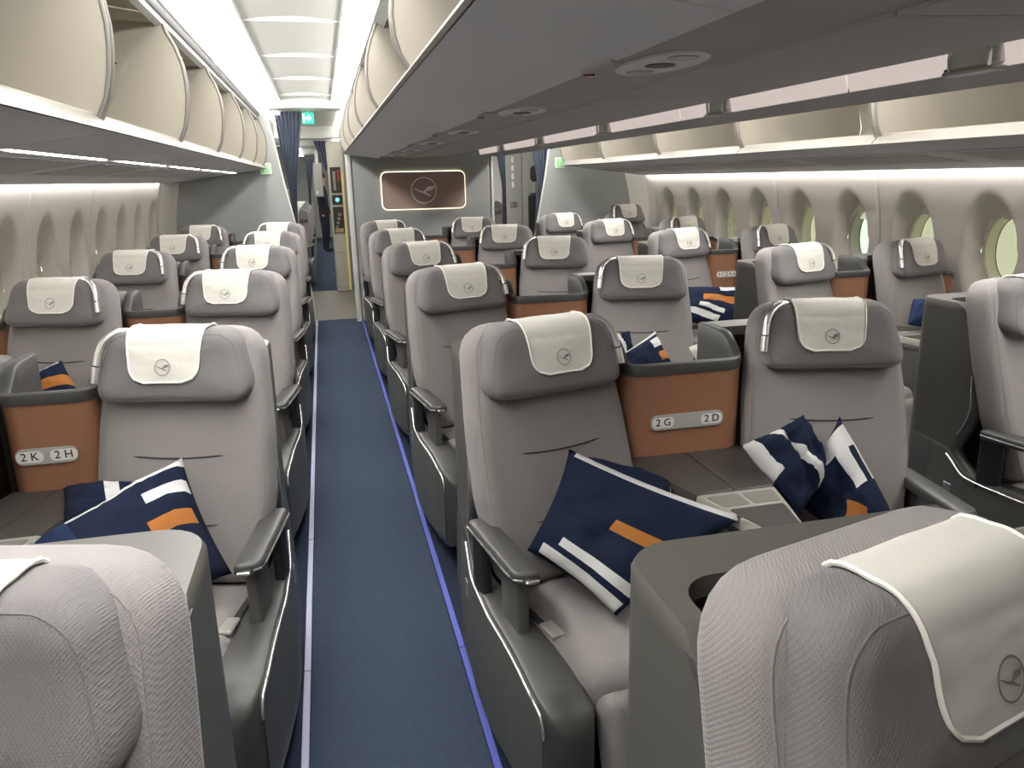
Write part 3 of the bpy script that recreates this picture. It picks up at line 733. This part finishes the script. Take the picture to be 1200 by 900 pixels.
def upath(x0, x1, yf, yb, r):
    """U in plan: from back left, forward, across, back right"""
    p = [(x0, yb-(yb-yf-r)*k/8) for k in range(8)]
    p += [(x0+r*(1-math.cos(a)), yf+r*(1-math.sin(a))) for a in [math.pi/2*k/6 for k in range(7)]]
    p += [(x0+r+(x1-x0-2*r)*k/6, yf) for k in range(1, 6)]
    p += [(x1-r*(1-math.sin(a)), yf+r*(1-math.cos(a))) for a in [math.pi/2*k/6 for k in range(7)]]
    p += [(x1, yf+r+(yb-yf-r)*k/8) for k in range(1, 9)]
    return p
def well_tops(pts, yf, lo, hi, r):
    return [lo+(hi-lo)*sstep(yf+.02, yf+.14, y) for x, y in pts]
ZT = .74
def plate_on(root, txts, w_, x, y, z):
    pl = MB(); o1 = rrect(-w_/2, w_/2, -.024, .024, .0235, 6)
    pl.loft([[(x+a, y-.006, z+b) for a, b in o1], [(x+a, y, z+b) for a, b in o1]]); p_ = pl.build('number_plate', 'plate', root)
    for dx, t in txts:
        o1 = rrect(-.036, .036, -.017, .017, .0165, 5)
        MB().loft([[(x+dx+a, y-.0068, z+b) for a, b in o1], [(x+dx+a, y-.005, z+b) for a, b in o1]]).build('plate_field', 'white_print', p_)
        put('lettering', text_mesh(t, .034, 'letters'), p_, (x+dx, y-.0076, z), (R(90), 0, 0))
def well_pair(xa, xb, y, kind, row, label, group, cols):
    """footwell of the row behind, standing between two seats xa < xb; kind V (seats turn together) or P (both turn away from the aisle)"""
    c = (xa+xb)/2; root = empty('footwell_console', (c, y, 0)); tag(root, label, 'console', group)
    hwid = .205 if kind == 'V' else .132; yf = .0; r_ = .07 if kind == 'V' else .055
    pts = upath(-hwid, hwid, yf, .29, r_); zt = well_tops(pts, yf, 1.035, 1.10, r_)
    sk, rim, inn = wellwall(pts, zt, .03)
    sk.build('leather_panel', 'leather', root, 50); rim.build('rim', 'shell_dark', root, 50); inn.build('inner_wall', 'shell_dark', root, 50)
    if kind == 'V': plate_on(root, [(-.082, '%d %s' % (row, cols[0])), (.082, '%d %s' % (row, cols[1]))], .245, .0, -.003, .85)
    else: plate_on(root, [(-.045, '%d %s' % (row, cols[0])), (.045, '%d %s' % (row, cols[1]))], .165, -.02 if cols[0] == 'K' else .02, -.003, .85)
    # table top in front of the panel
    tt = math.tan(TH)
    if kind == 'V':
        L_ = [(-hwid-.008, .02), (-hwid-.008+.60*tt, -.58)]; Rr = [(hwid+.008, .02), (hwid+.008-.60*tt, -.58)]
    else:
        sg = -1 if cols[0] == 'K' else 1
        L_ = [(-hwid-.004, .02), (-hwid-.004+sg*.60*tt, -.58)]; Rr = [(hwid+.004, .02), (hwid+.004+sg*.60*tt, -.58)]
    lerp = lambda A, q: (A[0][0]+(A[1][0]-A[0][0])*q, A[0][1]+(A[1][1]-A[0][1])*q)
    def slab(q0, q1, s0, s1, z0, z1, nm, mm, par=root):
        def pt(q, s): a, b = lerp(L_, q), lerp(Rr, q); return (a[0]+(b[0]-a[0])*s, a[1]+(b[1]-a[1])*s)
        cs = [pt(q0, s0), pt(q0, s1), pt(q1, s1), pt(q1, s0)]
        rp = rpoly([p+(.008,) for p in cs], 3); cc = (sum(p[0] for p in cs)/4, sum(p[1] for p in cs)/4)
        ins = [(p[0]+(cc[0]-p[0])*.02, p[1]+(cc[1]-p[1])*.02) for p in rp]
        mb = MB().loft([[(x, y_, z0) for x, y_ in rp], [(x, y_, z1-.004) for x, y_ in rp], [(x, y_, z1) for x, y_ in ins]]); return mb.build(nm, mm, par)
    slab(0, 1, .0, 1, .06, ZT-.03, 'console_body', 'shell_dark'); slab(.02, 1, .0, 1, ZT-.068, ZT-.05, 'side_trim', 'silver_dull')
    slab(0, .56, 0, .497, ZT-.032, ZT, 'table_leaf', 'table'); slab(0, .56, .503, 1, ZT-.032, ZT, 'table_leaf', 'table')
    ty = slab(.565, 1, 0, 1, ZT-.034, ZT-.003, 'drinks_tray', 'silver')
    slab(.60, .72, .06, .47, ZT-.004, ZT-.001, 'tray_mat', 'silver_dull', ty); slab(.60, .72, .53, .94, ZT-.004, ZT-.001, 'tray_mat', 'silver_dull', ty)
    slab(.75, .97, .06, .94, ZT-.004, ZT-.001, 'tray_well', 'table', ty)
    return root
def well_window(xs, y, sgn, row, label, group):
    """footwell between a window seat and the side wall"""
    xw = CX+sgn*(wall_h(.05)-.012); a = xs+sgn*.266; root = empty('footwell_console', ((a+xw)/2, y, 0)); tag(root, label, 'console', group)
    h = abs(xw-a)/2; yf = .10
    pts = upath(-h, h, yf, .34, .07); zt = []
    for x, q in pts:
        zt.append(1.0+.06*sstep(-.6*h, -h, x*sgn)*1+.045*sstep(yf+.05, yf+.2, q)*(x*sgn < 0)-.03*sstep(0, h, x*sgn))
    sk, rim, inn = wellwall(pts, zt, .026)
    sk.build('leather_panel', 'leather', root, 50); rim.build('rim', 'shell_dark', root, 50); inn.build('inner_wall', 'shell_dark', root, 50)
    cx_ = (a+xw)/2-xs; wx = abs(xw-xs)-.006
    poly = [((q[0]*sgn-cx_), q[1]) for q in ((.27, yf+.01), (.30, -.06), (wx-.01, -.42), (wx, -.42), (wx, yf+.01))]
    MB().prism(poly, lambda x, y_, z: (x, y_, z), .06, .62).build('side_ledge', 'shell_dark', root)
    MB().prism(poly, lambda x, y_, z: (x, y_, z), .62, .64).build('ledge_top', 'table', root)
for r in range(1, 7):
    well_pair(SX['K'], SX['H'], YW[r], 'P', r, 'brown leather footwell panel with number plate %dK %dH' % (r, r), 'brown footwell panels between K and H seats', 'KH')
    well_pair(SX['G'], SX['D'], YC[r], 'V', r, 'wide brown leather footwell panel with number plate %dG %dD' % (r, r), 'brown footwell panels between G and D seats', 'GD')
    if r > 1:
        well_pair(SX['C'], SX['A'], YW[r], 'P', r, 'brown leather footwell panel with number plate %dC %dA' % (r, r), 'brown footwell panels between C and A seats', 'CA')
        well_window(SX['A'], YW[r], 1, r, 'narrow brown leather footwell between seat %dA and the side wall' % r, 'brown footwells along the A side wall')
        well_window(SX['K'], YW[r], -1, r, 'narrow brown leather footwell between seat %dK and the side wall' % r, 'brown footwells along the K side wall')
# ================================================================== PILLOWS AND LOOSE THINGS
WHT = (205, 205, 203); ORA = (172, 112, 58); BLU = (42, 55, 84)
def pillow(name, corners, thick, stripes, label, cat='pillow', seed=1, wr=.012, base=NAVY, group='navy striped pillows on the seats', sag=0):
    """corners TL, TR, BR, BL in 3-D; uv (0,1) (1,1) (1,0) (0,0)"""
    TL, TR, BR, BL = [Vector(c) for c in corners]; nrm = (TR-TL).cross(BL-TL).normalized()
    if nrm.y > 0 or (abs(nrm.y) < .2 and nrm.z < 0): nrm = -nrm
    cen = (TL+TR+BR+BL)/4; n_ = 26; mb = MB(); uv = []
    def P(s, t, side):
        a, b = 2*s-1, 2*t-1; pin = .07
        a2 = a*(1-pin*(1-b*b)); b2 = b*(1-pin*(1-a*a)); s2, t2 = (a2+1)/2, (b2+1)/2
        p = TL*(1-s2)*t2+TR*s2*t2+BR*s2*(1-t2)+BL*(1-s2)*(1-t2)
        e = max(0, (1-a*a)*(1-b*b)); h = thick*.5*e**.42
        q = Vector((a*1.7+seed*3.1, b*1.7, seed*1.7))
        wv = wr*(noise.noise(q*1.3)+.6*abs(noise.noise(q*2.9)))*e**.3
        fold = -sag*math.exp(-((a-.15*b)/.25)**2)*e**.3
        return p+nrm*(side*h+(wv if side > 0 else -wv*.3)+(fold if side > 0 else 0))
    for side in (1, -1):
        o = len(mb.v); mb.grid(n_, n_, lambda s, t: P(s, t, side)); uv += [(i/n_, j/n_) for j in range(n_+1) for i in range(n_+1)]
    mb.uv = uv
    m_ = pillow_mat('cover_'+str(seed), stripes, base)
    base_z = min(v[2] for v in mb.v)
    me = mb.mesh(name, m_, 80, off=(cen.x, cen.y, base_z))
    bm = bmesh.new(); bm.from_mesh(me); bmesh.ops.remove_doubles(bm, verts=bm.verts, dist=.0004); bmesh.ops.recalc_face_normals(bm, faces=bm.faces); bm.to_mesh(me); bm.free()
    o = put(name, me, None, (cen.x, cen.y, base_z)); tag(o, label, cat, group); return o
pillow('pillow', [at(667, 526, Y=1.97), at(872, 606, Y=1.66), at(722, 722, Z=.53), at(618, 645, Z=.60)], .15,
    [(.55, .99, .5, .035, 0, WHT), (.70, .56, .19, .05, 0, ORA), (.55, .07, .42, .05, -4, WHT), (.62, .21, .36, .04, -4, WHT)], 'big navy pillow with white and orange stripes leaning on seat 2G', seed=1, wr=.02)
pillow('pillow', [at(690, 535, Y=2.0), at(785, 565, Y=1.94), at(792, 605, Y=1.86), at(700, 600, Y=1.86)], .11,
    [(.97, .4, .02, .3, 0, WHT)], 'plain navy pillow tucked behind the striped one on seat 2G', seed=2)
pillow('pillow', [at(34, 640, Y=2.03), at(213, 536, Y=2.20), at(272, 672, Z=.56), at(110, 745, Z=.60)], .15,
    [(.52, .97, .5, .05, 0, WHT), (.84, .74, .15, .055, 2, WHT), (.80, .47, .16, .06, 2, ORA), (.06, .82, .16, .2, 0, BLU)], 'big navy pillow with white and orange stripes leaning on seat 2H', seed=3, wr=.02)
pillow('pillow', [at(74, 572, Y=2.28), at(160, 566, Y=2.3), at(175, 615, Y=2.18), at(70, 618, Y=2.15)], .11,
    [(.66, .55, .10, .35, 0, WHT)], 'dark navy pillow behind the striped one beside plate 2K 2H', seed=4)
pillow('pillow', [at(868, 522, Y=1.97), at(942, 486, Y=1.98), at(975, 555, Y=1.88), at(938, 604, Y=1.78)], .17,
    [(.02, .75, .10, .30, 0, WHT), (.55, .45, .07, .6, 14, WHT)], 'crumpled navy pillow with a white band lying against seat 2D', seed=5, wr=.04, sag=.03)
pillow('pillow', [at(984, 488, Y=1.93), at(1046, 604, Y=1.75), at(992, 645, Z=.50), at(930, 580, Z=.62)], .20,
    [(.10, .5, .10, .6, -8, WHT), (.42, .92, .2, .06, 0, WHT), (.80, .70, .12, .10, 40, ORA)], 'folded navy pillow with white edge and small orange patch on seat 2D', seed=6, wr=.04, sag=.045)
pillow('pillow', [at(700, 400, Y=3.38), at(738, 388, Y=3.40), at(745, 418, Y=3.34), at(702, 425, Y=3.3)], .12,
    [(.55, .5, .10, .7, 10, WHT)], 'navy pillow with a white band standing on seat 3D near plate 3G 3D', seed=7, wr=.02)
pillow('pillow', [at(708, 428, Y=3.28), at(768, 388, Y=3.36), at(790, 428, Y=3.28), at(716, 455, Y=3.22)], .13,
    [(.5, .98, .5, .05, 0, WHT), (.88, .72, .09, .13, 0, WHT), (.92, .32, .1, .12, 0, ORA)], 'navy pillow with white and orange marks in front of seat 3D', seed=8, wr=.02)
pillow('pillow', [at(800, 336, Y=5.08), at(868, 336, Y=5.05), at(866, 390, Y=4.85), at(800, 375, Y=4.9)], .14,
    [(.62, .60, .33, .08, 0, ORA), (.30, .18, .30, .07, -16, WHT), (.45, .34, .24, .05, -16, WHT), (.8, .9, .2, .06, 8, WHT)], 'large navy pillow with an orange stripe on seat 4C', seed=9, wr=.02)
pillow('pillow', [at(28, 448, Y=3.62), at(72, 422, Y=3.64), at(98, 468, Y=3.55), at(38, 478, Y=3.55)], .13,
    [(.5, .97, .45, .05, 0, WHT), (.5, .45, .6, .13, 4, ORA)], 'navy pillow with a broad orange stripe on seat 3K', seed=10, wr=.02)
pillow('pillow', [at(1070, 350, Y=3.62), at(1092, 352, Y=3.60), at(1090, 384, Y=3.52), at(1064, 380, Y=3.52)], .10, [], 'small plain blue pillow on seat 3A', seed=11, base=(44, 56, 88))
# wrapped blanket beside seat 3D
def lump(name, c, dim, seed, m, label, cat):
    bm = bmesh.new(); bmesh.ops.create_icosphere(bm, subdivisions=4, radius=1)
    for v in bm.verts:
        q = v.co*1.6+Vector((seed, 0, 0)); k = 1+.28*noise.noise(q)+.16*abs(noise.noise(q*2.6)); z = max(v.co.z*k, -.55)
        v.co = Vector((v.co.x*k*dim[0], v.co.y*k*dim[1], (z+.55)*dim[2]))
    me = bpy.data.meshes.new(name); bm.to_mesh(me); bm.free(); me.polygons.foreach_set('use_smooth', [True]*len(me.polygons)); me.materials.append(MATS[m])
    o = put(name, me, None, c); tag(o, label, cat); return o
p = at(838, 424, Y=3.12)
lump('wrapped_blanket', (p.x, 3.12, .745), (.10, .10, .085), 3, 'bag_plastic', 'white plastic wrapped blanket on the ledge beside seat 3D', 'blanket')
lump('wrapped_blanket', (at(688, 333, Y=4.75).x, 4.75, .745), (.09, .10, .085), 8, 'bag_plastic', 'white plastic wrapped blanket on the ledge beside seat 4D', 'blanket')
# ================================================================== SIGNS, CURTAINS, AFT AREA
sg_ = empty('exit_sign', (at(361, 138, Y=9.36).x, 9.36, 2.285)); tag(sg_, 'green lit exit sign with white arrow under the ceiling header', 'sign')
MB().rbox(-.062, .062, -.012, .012, -.062, .062, .01).build('sign_face', 'exit_green', sg_)
MB().prism([(-.035, -.009), (.0, -.009), (.0, -.032), (.04, 0), (0, .032), (0, .009), (-.035, .009)], lambda x, z, a: (x, a, z), -.016, -.0125).build('arrow', 'exit_white', sg_)
MB().prism([(-.054, -.045), (-.040, -.045), (-.040, .045), (-.054, .045)], lambda x, z, a: (x, a, z), -.016, -.0125).build('doorway_mark', 'exit_white', sg_)
MB().rbox(-.01, .01, -.006, .006, .058, .10, .003).build('hanger', 'trim_light', sg_)
def small_sign(px, py, label):
    q = at(px, py, Y=YB-.012); e = empty('lavatory_sign', (q.x, YB-.012, q.z)); tag(e, label, 'sign')
    MB().rbox(-.062, .062, -.006, .011, -.062, .062, .012).build('sign_face', 'sign_pale', e)
    for dx in (-.024, .024):
        MB().rbox(dx-.014, dx+.014, -.009, -.005, -.04, .018, .004).build('figure_body', 'sign_green', e)
        c = [(dx+.011*math.cos(t), .034+.011*math.sin(t)) for t in [2*math.pi*k/12 for k in range(12)]]
        MB().loft([[(x, -.009, z) for x, z in c], [(x, -.005, z) for x, z in c]]).build('figure_head', 'sign_green', e)
    MB().rbox(-.002, .002, -.009, -.005, -.045, .045, .001).build('divider_line', 'sign_green', e)
small_sign(311, 198, 'pale green-lit lavatory sign on the divider behind the K and H seats')
small_sign(656, 191, 'pale green-lit lavatory sign on the divider behind the C and A seats')
def curtain(y, top, bottom, ztop, zbot, label, tie=None, folds=7, amp=.02):
    """gathered cloth: top and bottom = (x0, x1); tie = (z, x0, x1) pinches it"""
    e = MB(); n_, m_ = 60, 26; th = .004
    def P(s, t, k):
        z = ztop+(zbot-ztop)*t
        tab = [(0, top), (1, bottom)] if not tie else [(0, top), ((tie[0]-ztop)/(zbot-ztop), tie[1:]), (1, bottom)]
        x0 = interp([(a, b[0]) for a, b in tab], t); x1 = interp([(a, b[1]) for a, b in tab], t)
        a_ = amp*(.5+.5*min(1, (x1-x0)/.2))
        return (x0+(x1-x0)*s, y+a_*math.sin(folds*2*math.pi*s+t)+k*th, z)
    rings = [[P(i/n_, j/m_, 0) for i in range(n_+1)]+[P(i/n_, j/m_, 1) for i in range(n_, -1, -1)] for j in range(m_+1)]
    o = e.loft(rings).build('curtain', 'curtain', None, 60); tag(o, label, 'curtain', 'navy cabin curtains'); return o
xq = lambda px, py, y: at(px, py, Y=y).x
yc_ = 9.42
curtain(yc_, (xq(320, 130, yc_), xq(353.5, 130, yc_)), (xq(340, 300, yc_), xq(347, 300, yc_)), at(340, 129, Y=yc_).z, .05, 'navy curtain gathered beside the exit sign', (at(345, 228, Y=yc_).z, xq(340, 228, yc_), xq(348, 228, yc_)))
yc_ = 9.5
curtain(yc_, (xq(574, 180, yc_), xq(592, 180, yc_)), (xq(588, 300, yc_), xq(595, 300, yc_)), 2.36, .05, 'navy curtain tied back against the bulkhead of the G and D seats', (at(591, 220, Y=yc_).z, xq(589, 220, yc_), xq(593, 220, yc_)), 5, .015)
yc_ = 9.45
curtain(yc_, (xq(618, 165, yc_), xq(646, 165, yc_)), (xq(622, 290, yc_), xq(632, 290, yc_)), 2.36, .05, 'navy curtain hanging behind the divider of the C and A seats', (at(632, 210, Y=yc_).z, xq(629, 210, yc_), xq(640, 210, yc_)), 5, .015)
# aft ceiling with light bands over the first aisle
e = empty('ceiling_aft'); tag(e, 'white ceiling of the galley and next cabin', kind='structure')
ys_ = [9.35, 10.6, 11.9, 13.2, 14.5, 15.8, 17.1, 18.4, 19.7, 21, 22.3]
for a, b in zip(ys_, ys_[1:]):
    zc = 2.36 if a < 11.8 else 2.30
    MB().rbox(-.38, .26, a+.01, b-.01, zc, zc+.05, .01).build('ceiling_panel', 'ceiling', e)
    MB().box(-.52, -.39, a+.01, b-.01, zc-.03, zc).build('light_band', 'light_aft', e); MB().box(.27, .36, a+.01, b-.01, zc-.03, zc).build('light_band', 'light_aft', e)
    MB().rbox(1.85, 2.6, a+.01, b-.01, zc, zc+.05, .01).build('ceiling_panel', 'ceiling', e)
    MB().box(1.95, 2.1, a+.02, b-.02, zc-.012, zc-.001).build('light_band', 'light_aft', e)
for yy in (11.85, 14.4, 18.3):
    MB().rbox(-.60, .45, yy, yy+.12, 2.19, 2.42, .02).build('ceiling_header', 'ceiling', e)
# aft partitions along the aisle
def block(name, x0, x1, y0, y1, z1, m, label):
    o = MB().rbox(x0, x1, y0, y1, 0, z1, .02).build(name, m); tag(o, label, kind='structure'); return o
block('wall_galley', .40, 1.90, YB+.27, 11.7, 2.6, 'galley', 'beige galley block behind the emblem bulkhead')
block('wall_lavatory', -1.7, -.62, YB+.6, 12.0, 2.6, 'bulkhead', 'grey lavatory block behind the divider of the K and H seats')
block('wall_partition', -1.7, -.36, 12.08, 12.14, 1.5, 'galley_grey', 'grey low partition ahead of the next cabin')
block('wall_end', -1.7, 3.9, 23.9, 24, 2.6, 'bulkhead', 'grey wall at the far end of the next cabin')
block('wall_aft_left', -1.80, -1.70, YB+.1, 24, 2.6, 'wall', 'cream side wall of the next cabin')
block('wall_aft_right', 3.85, 3.95, YB+.1, 24, 2.6, 'wall', 'cream side wall of the next cabin behind the second aisle')
gq = empty('galley_column', (.225, 11.9, 0)); tag(gq, 'beige galley column with open bays and gold edge beside the aisle', 'galley unit')
MB().rbox(-.11, .12, .03, .6, 0, 2.16, .012).build('column_body', 'galley', gq)
MB().rbox(.075, .10, .0, .03, .02, 1.72, .006).build('gold_edge', 'gold', gq)
MB().rbox(.104, .125, -.02, .03, 0, 2.3, .006).build('side_post', 'galley_grey', gq)
for (z0, z1) in [(1.44, 1.80), (1.27, 1.41), (.86, 1.24)]:
    b_ = MB().rbox(-.085, .065, .012, .034, z0, z1, .006).build('bay', 'bay', gq)
    if z1 > 1.7:
        MB().rbox(.01, .05, .0, .012, 1.6, 1.76, .006).build('carton', 'bottle_red', b_); MB().rbox(-.05, -.01, .0, .012, 1.47, 1.74, .006).build('tray', 'silver_dull', b_)
    elif z1 < 1.0 or z0 < 1.0:
        for q in range(4): MB().rbox(-.055+.012*q, -.025+.02*q, .0, .012, .93+.06*q, .97+.06*q, .004).build('carton', 'silver_dull', b_)
        MB().rbox(-.07, .05, .0, .012, .87, .93, .004).build('carton', 'bottle_tan', b_)
    else:
        c = [(-.01+.028*math.cos(t), 1.34+.028*math.sin(t)) for t in [2*math.pi*k/14 for k in range(14)]]
        MB().loft([[(x, .004, z) for x, z in c], [(x, .014, z) for x, z in c]]).build('indicator_lamp', 'lamp_blue', b_)
for k in range(3): MB().rbox(-.09, .06, .02, .034, .06+.26*k, .30+.26*k, .006).build('cart_door', 'galley', gq)
# next cabin: seats, aisle curtain, person
for i, y in enumerate((13.0, 14.5, 16.0, 17.5)):
    seat('H', -.44, y, 'grey aisle seat in the next cabin beyond the galley, %s from the galley' % ['first', 'second', 'third', 'fourth'][i], 'grey seats of the next cabin')
seat('D', xq(581, 240, 14.0)-.12, 14.0, 'grey seat of the next cabin seen past the tied-back curtain', 'grey seats of the next cabin')
yc_ = 14.35
curtain(yc_, (xq(367, 166, yc_), xq(384, 166, yc_)), (xq(382, 200, yc_), xq(386, 200, yc_)), at(376, 165, Y=yc_).z, at(383, 200, Y=yc_).z, 'navy curtain tied back at the far galley column', None, 4, .015)
yc_ = 16.5
curtain(yc_, (xq(357, 187, yc_), xq(367.5, 187, yc_)), (xq(361, 260, yc_), xq(364, 260, yc_)), at(362, 186, Y=yc_).z, .02, 'navy curtain hanging far down the aisle over the next cabin seats', (at(363, 226, Y=yc_).z, xq(361.5, 226, yc_), xq(364.5, 226, yc_)), 4, .015)
fr = at(373, 210, Y=18.2); q = empty('folded_screen', (fr.x, 18.2, 1.28)); tag(q, 'pale grey screen panel hanging at the far end of the aisle', 'screen')
MB().rbox(-.10, .09, -.02, .02, .0, .72, .02).build('screen_panel', 'door_grey', q); MB().rbox(-.06, -.02, -.026, -.02, .06, .12, .004).build('placard', 'white_print', q)
MB().rbox(-.04, .03, -.02, .02, .70, .98, .01).build('hanger', 'trim_light', q)
# person standing in the far aisle: one skinned body
def person(loc, label):
    J = {'pel': (0, 0, .93, .125), 'wai': (0, 0, 1.10, .115), 'che': (0, .01, 1.30, .135), 'neck': (0, .01, 1.48, .055), 'hd0': (0, 0, 1.56, .07), 'hd1': (0, 0, 1.66, .09), 'hd2': (0, .01, 1.74, .07),
         'ls': (-.17, .01, 1.41, .06), 'le': (-.22, .02, 1.14, .045), 'lw': (-.22, -.04, .90, .033), 'lh': (-.22, -.06, .82, .03), 'rs': (.17, .01, 1.41, .06), 're': (.22, .02, 1.14, .045), 'rw': (.22, -.04, .90, .033), 'rh': (.22, -.06, .82, .03),
         'lhip': (-.09, 0, .86, .095), 'lk': (-.10, -.01, .48, .065), 'la': (-.10, .02, .09, .042), 'lt': (-.10, -.12, .035, .035), 'rhip': (.09, 0, .86, .095), 'rk': (.10, -.01, .48, .065), 'ra': (.10, .02, .09, .042), 'rt': (.10, -.12, .035, .035)}
    E_ = ['pel wai', 'wai che', 'che neck', 'neck hd0', 'hd0 hd1', 'hd1 hd2', 'che ls', 'ls le', 'le lw', 'lw lh', 'che rs', 'rs re', 're rw', 'rw rh', 'pel lhip', 'lhip lk', 'lk la', 'la lt', 'pel rhip', 'rhip rk', 'rk ra', 'ra rt']
    ks = list(J); me = bpy.data.meshes.new('sk'); me.from_pydata([J[k][:3] for k in ks], [tuple(ks.index(a) for a in s_.split()) for s_ in E_], [])
    o = bpy.data.objects.new('sk', me); COL.objects.link(o); md = o.modifiers.new('skin', 'SKIN'); sb = o.modifiers.new('sub', 'SUBSURF'); sb.levels = 2
    for i, k in enumerate(ks): me.skin_vertices[0].data[i].radius = (J[k][3],)*2
    me.skin_vertices[0].data[0].use_root = True
    bpy.context.view_layer.update(); em = bpy.data.meshes.new_from_object(o.evaluated_get(bpy.context.evaluated_depsgraph_get())); bpy.data.objects.remove(o)
    em.materials.clear()
    for k in ('suit', 'skin'): em.materials.append(MATS[k])
    for pl in em.polygons: pl.use_smooth = True; pl.material_index = 1 if (pl.center.z > 1.49 or (pl.center.z < .87 and abs(pl.center.x) > .17)) else 0
    root = empty('person', loc); tag(root, label, 'person')
    put('body', em, root)
    h_ = MB(); h_.loft([[(r_*math.cos(t), .015+r_*math.sin(t)*1.05+.01, z) for t in [2*math.pi*k/16 for k in range(16)]] for r_, z in [(.085, 1.66), (.098, 1.71), (.092, 1.76), (.06, 1.80), (.02, 1.815)]]); h_.build('hair', 'hair', root, 80)
    for s_ in (-1, 1): MB().rbox(s_*.032-.008, s_*.032+.008, -.094, -.084, 1.668, 1.680, .003).build('eye', 'groove', root)
    MB().rbox(-.01, .01, -.105, -.085, 1.628, 1.655, .004).build('nose', 'skin', root); MB().rbox(-.02, .02, -.092, -.082, 1.60, 1.608, .003).build('mouth', 'bottle_red', root)
    return root
pe = person((at(381, 262, Y=18.8).x, 18.8, .004), 'person in a dark uniform standing far down the aisle')
pe.rotation_euler.z = R(70)
# second aisle beyond the doorway: lavatory door wall and jump seat
lv = empty('door_1', (0, 10.6, 0)); tag(lv, 'grey lavatory door with vertical lettering plate behind the tied-back curtain', kind='structure')
x0, x1 = xq(590, 230, 10.6), xq(640, 230, 10.6)
MB().rbox(x0, x1+.5, .03, .12, 0, 2.6, .01).build('door_frame', 'galley_grey', lv)
MB().rbox(x0+.04, xq(612, 230, 10.6), .0, .04, .02, 2.2, .012).build('door_leaf', 'door_grey', lv); MB().rbox(xq(612.5, 230, 10.6), x1, .0, .04, .02, 2.3, .012).build('door_leaf', 'door_grey', lv)
hx = xq(603, 240, 10.6); hz = at(603, 240, Y=10.6).z
MB().rbox(hx-.06, hx+.04, -.012, .002, hz-.04, hz+.04, .012).build('door_handle', 'silver_dull', lv); MB().rbox(hx-.045, hx-.02, -.02, -.01, hz-.02, hz+.02, .005).build('latch', 'chrome', lv)
for k in range(4):
    z = at(600, 187, Y=10.6).z-.11*k; MB().rbox(xq(599, 190, 10.6), xq(602, 190, 10.6), -.006, .002, z-.04, z+.04, .003).build('placard', 'white_print', lv)
js = empty('jump_seat', (xq(627, 230, 10.2), 10.2, 0)); tag(js, 'dark attendant jump seat with headrest behind the divider edge', 'seat')
zz_ = lambda py: at(627, py, Y=10.2).z
MB().rbox(-.06, .07, -.05, .05, zz_(213), zz_(194), .045).build('headrest', 'black_plastic', js); MB().rbox(-.025, .05, -.02, .03, zz_(228), zz_(211), .01).build('headrest_stem', 'galley_grey', js)
MB().rbox(-.09, .12, -.06, .06, .42, zz_(226), .05).build('backrest', 'black_plastic', js); MB().rbox(-.12, .14, -.14, .10, .0, .44, .03).build('base', 'black_plastic', js)
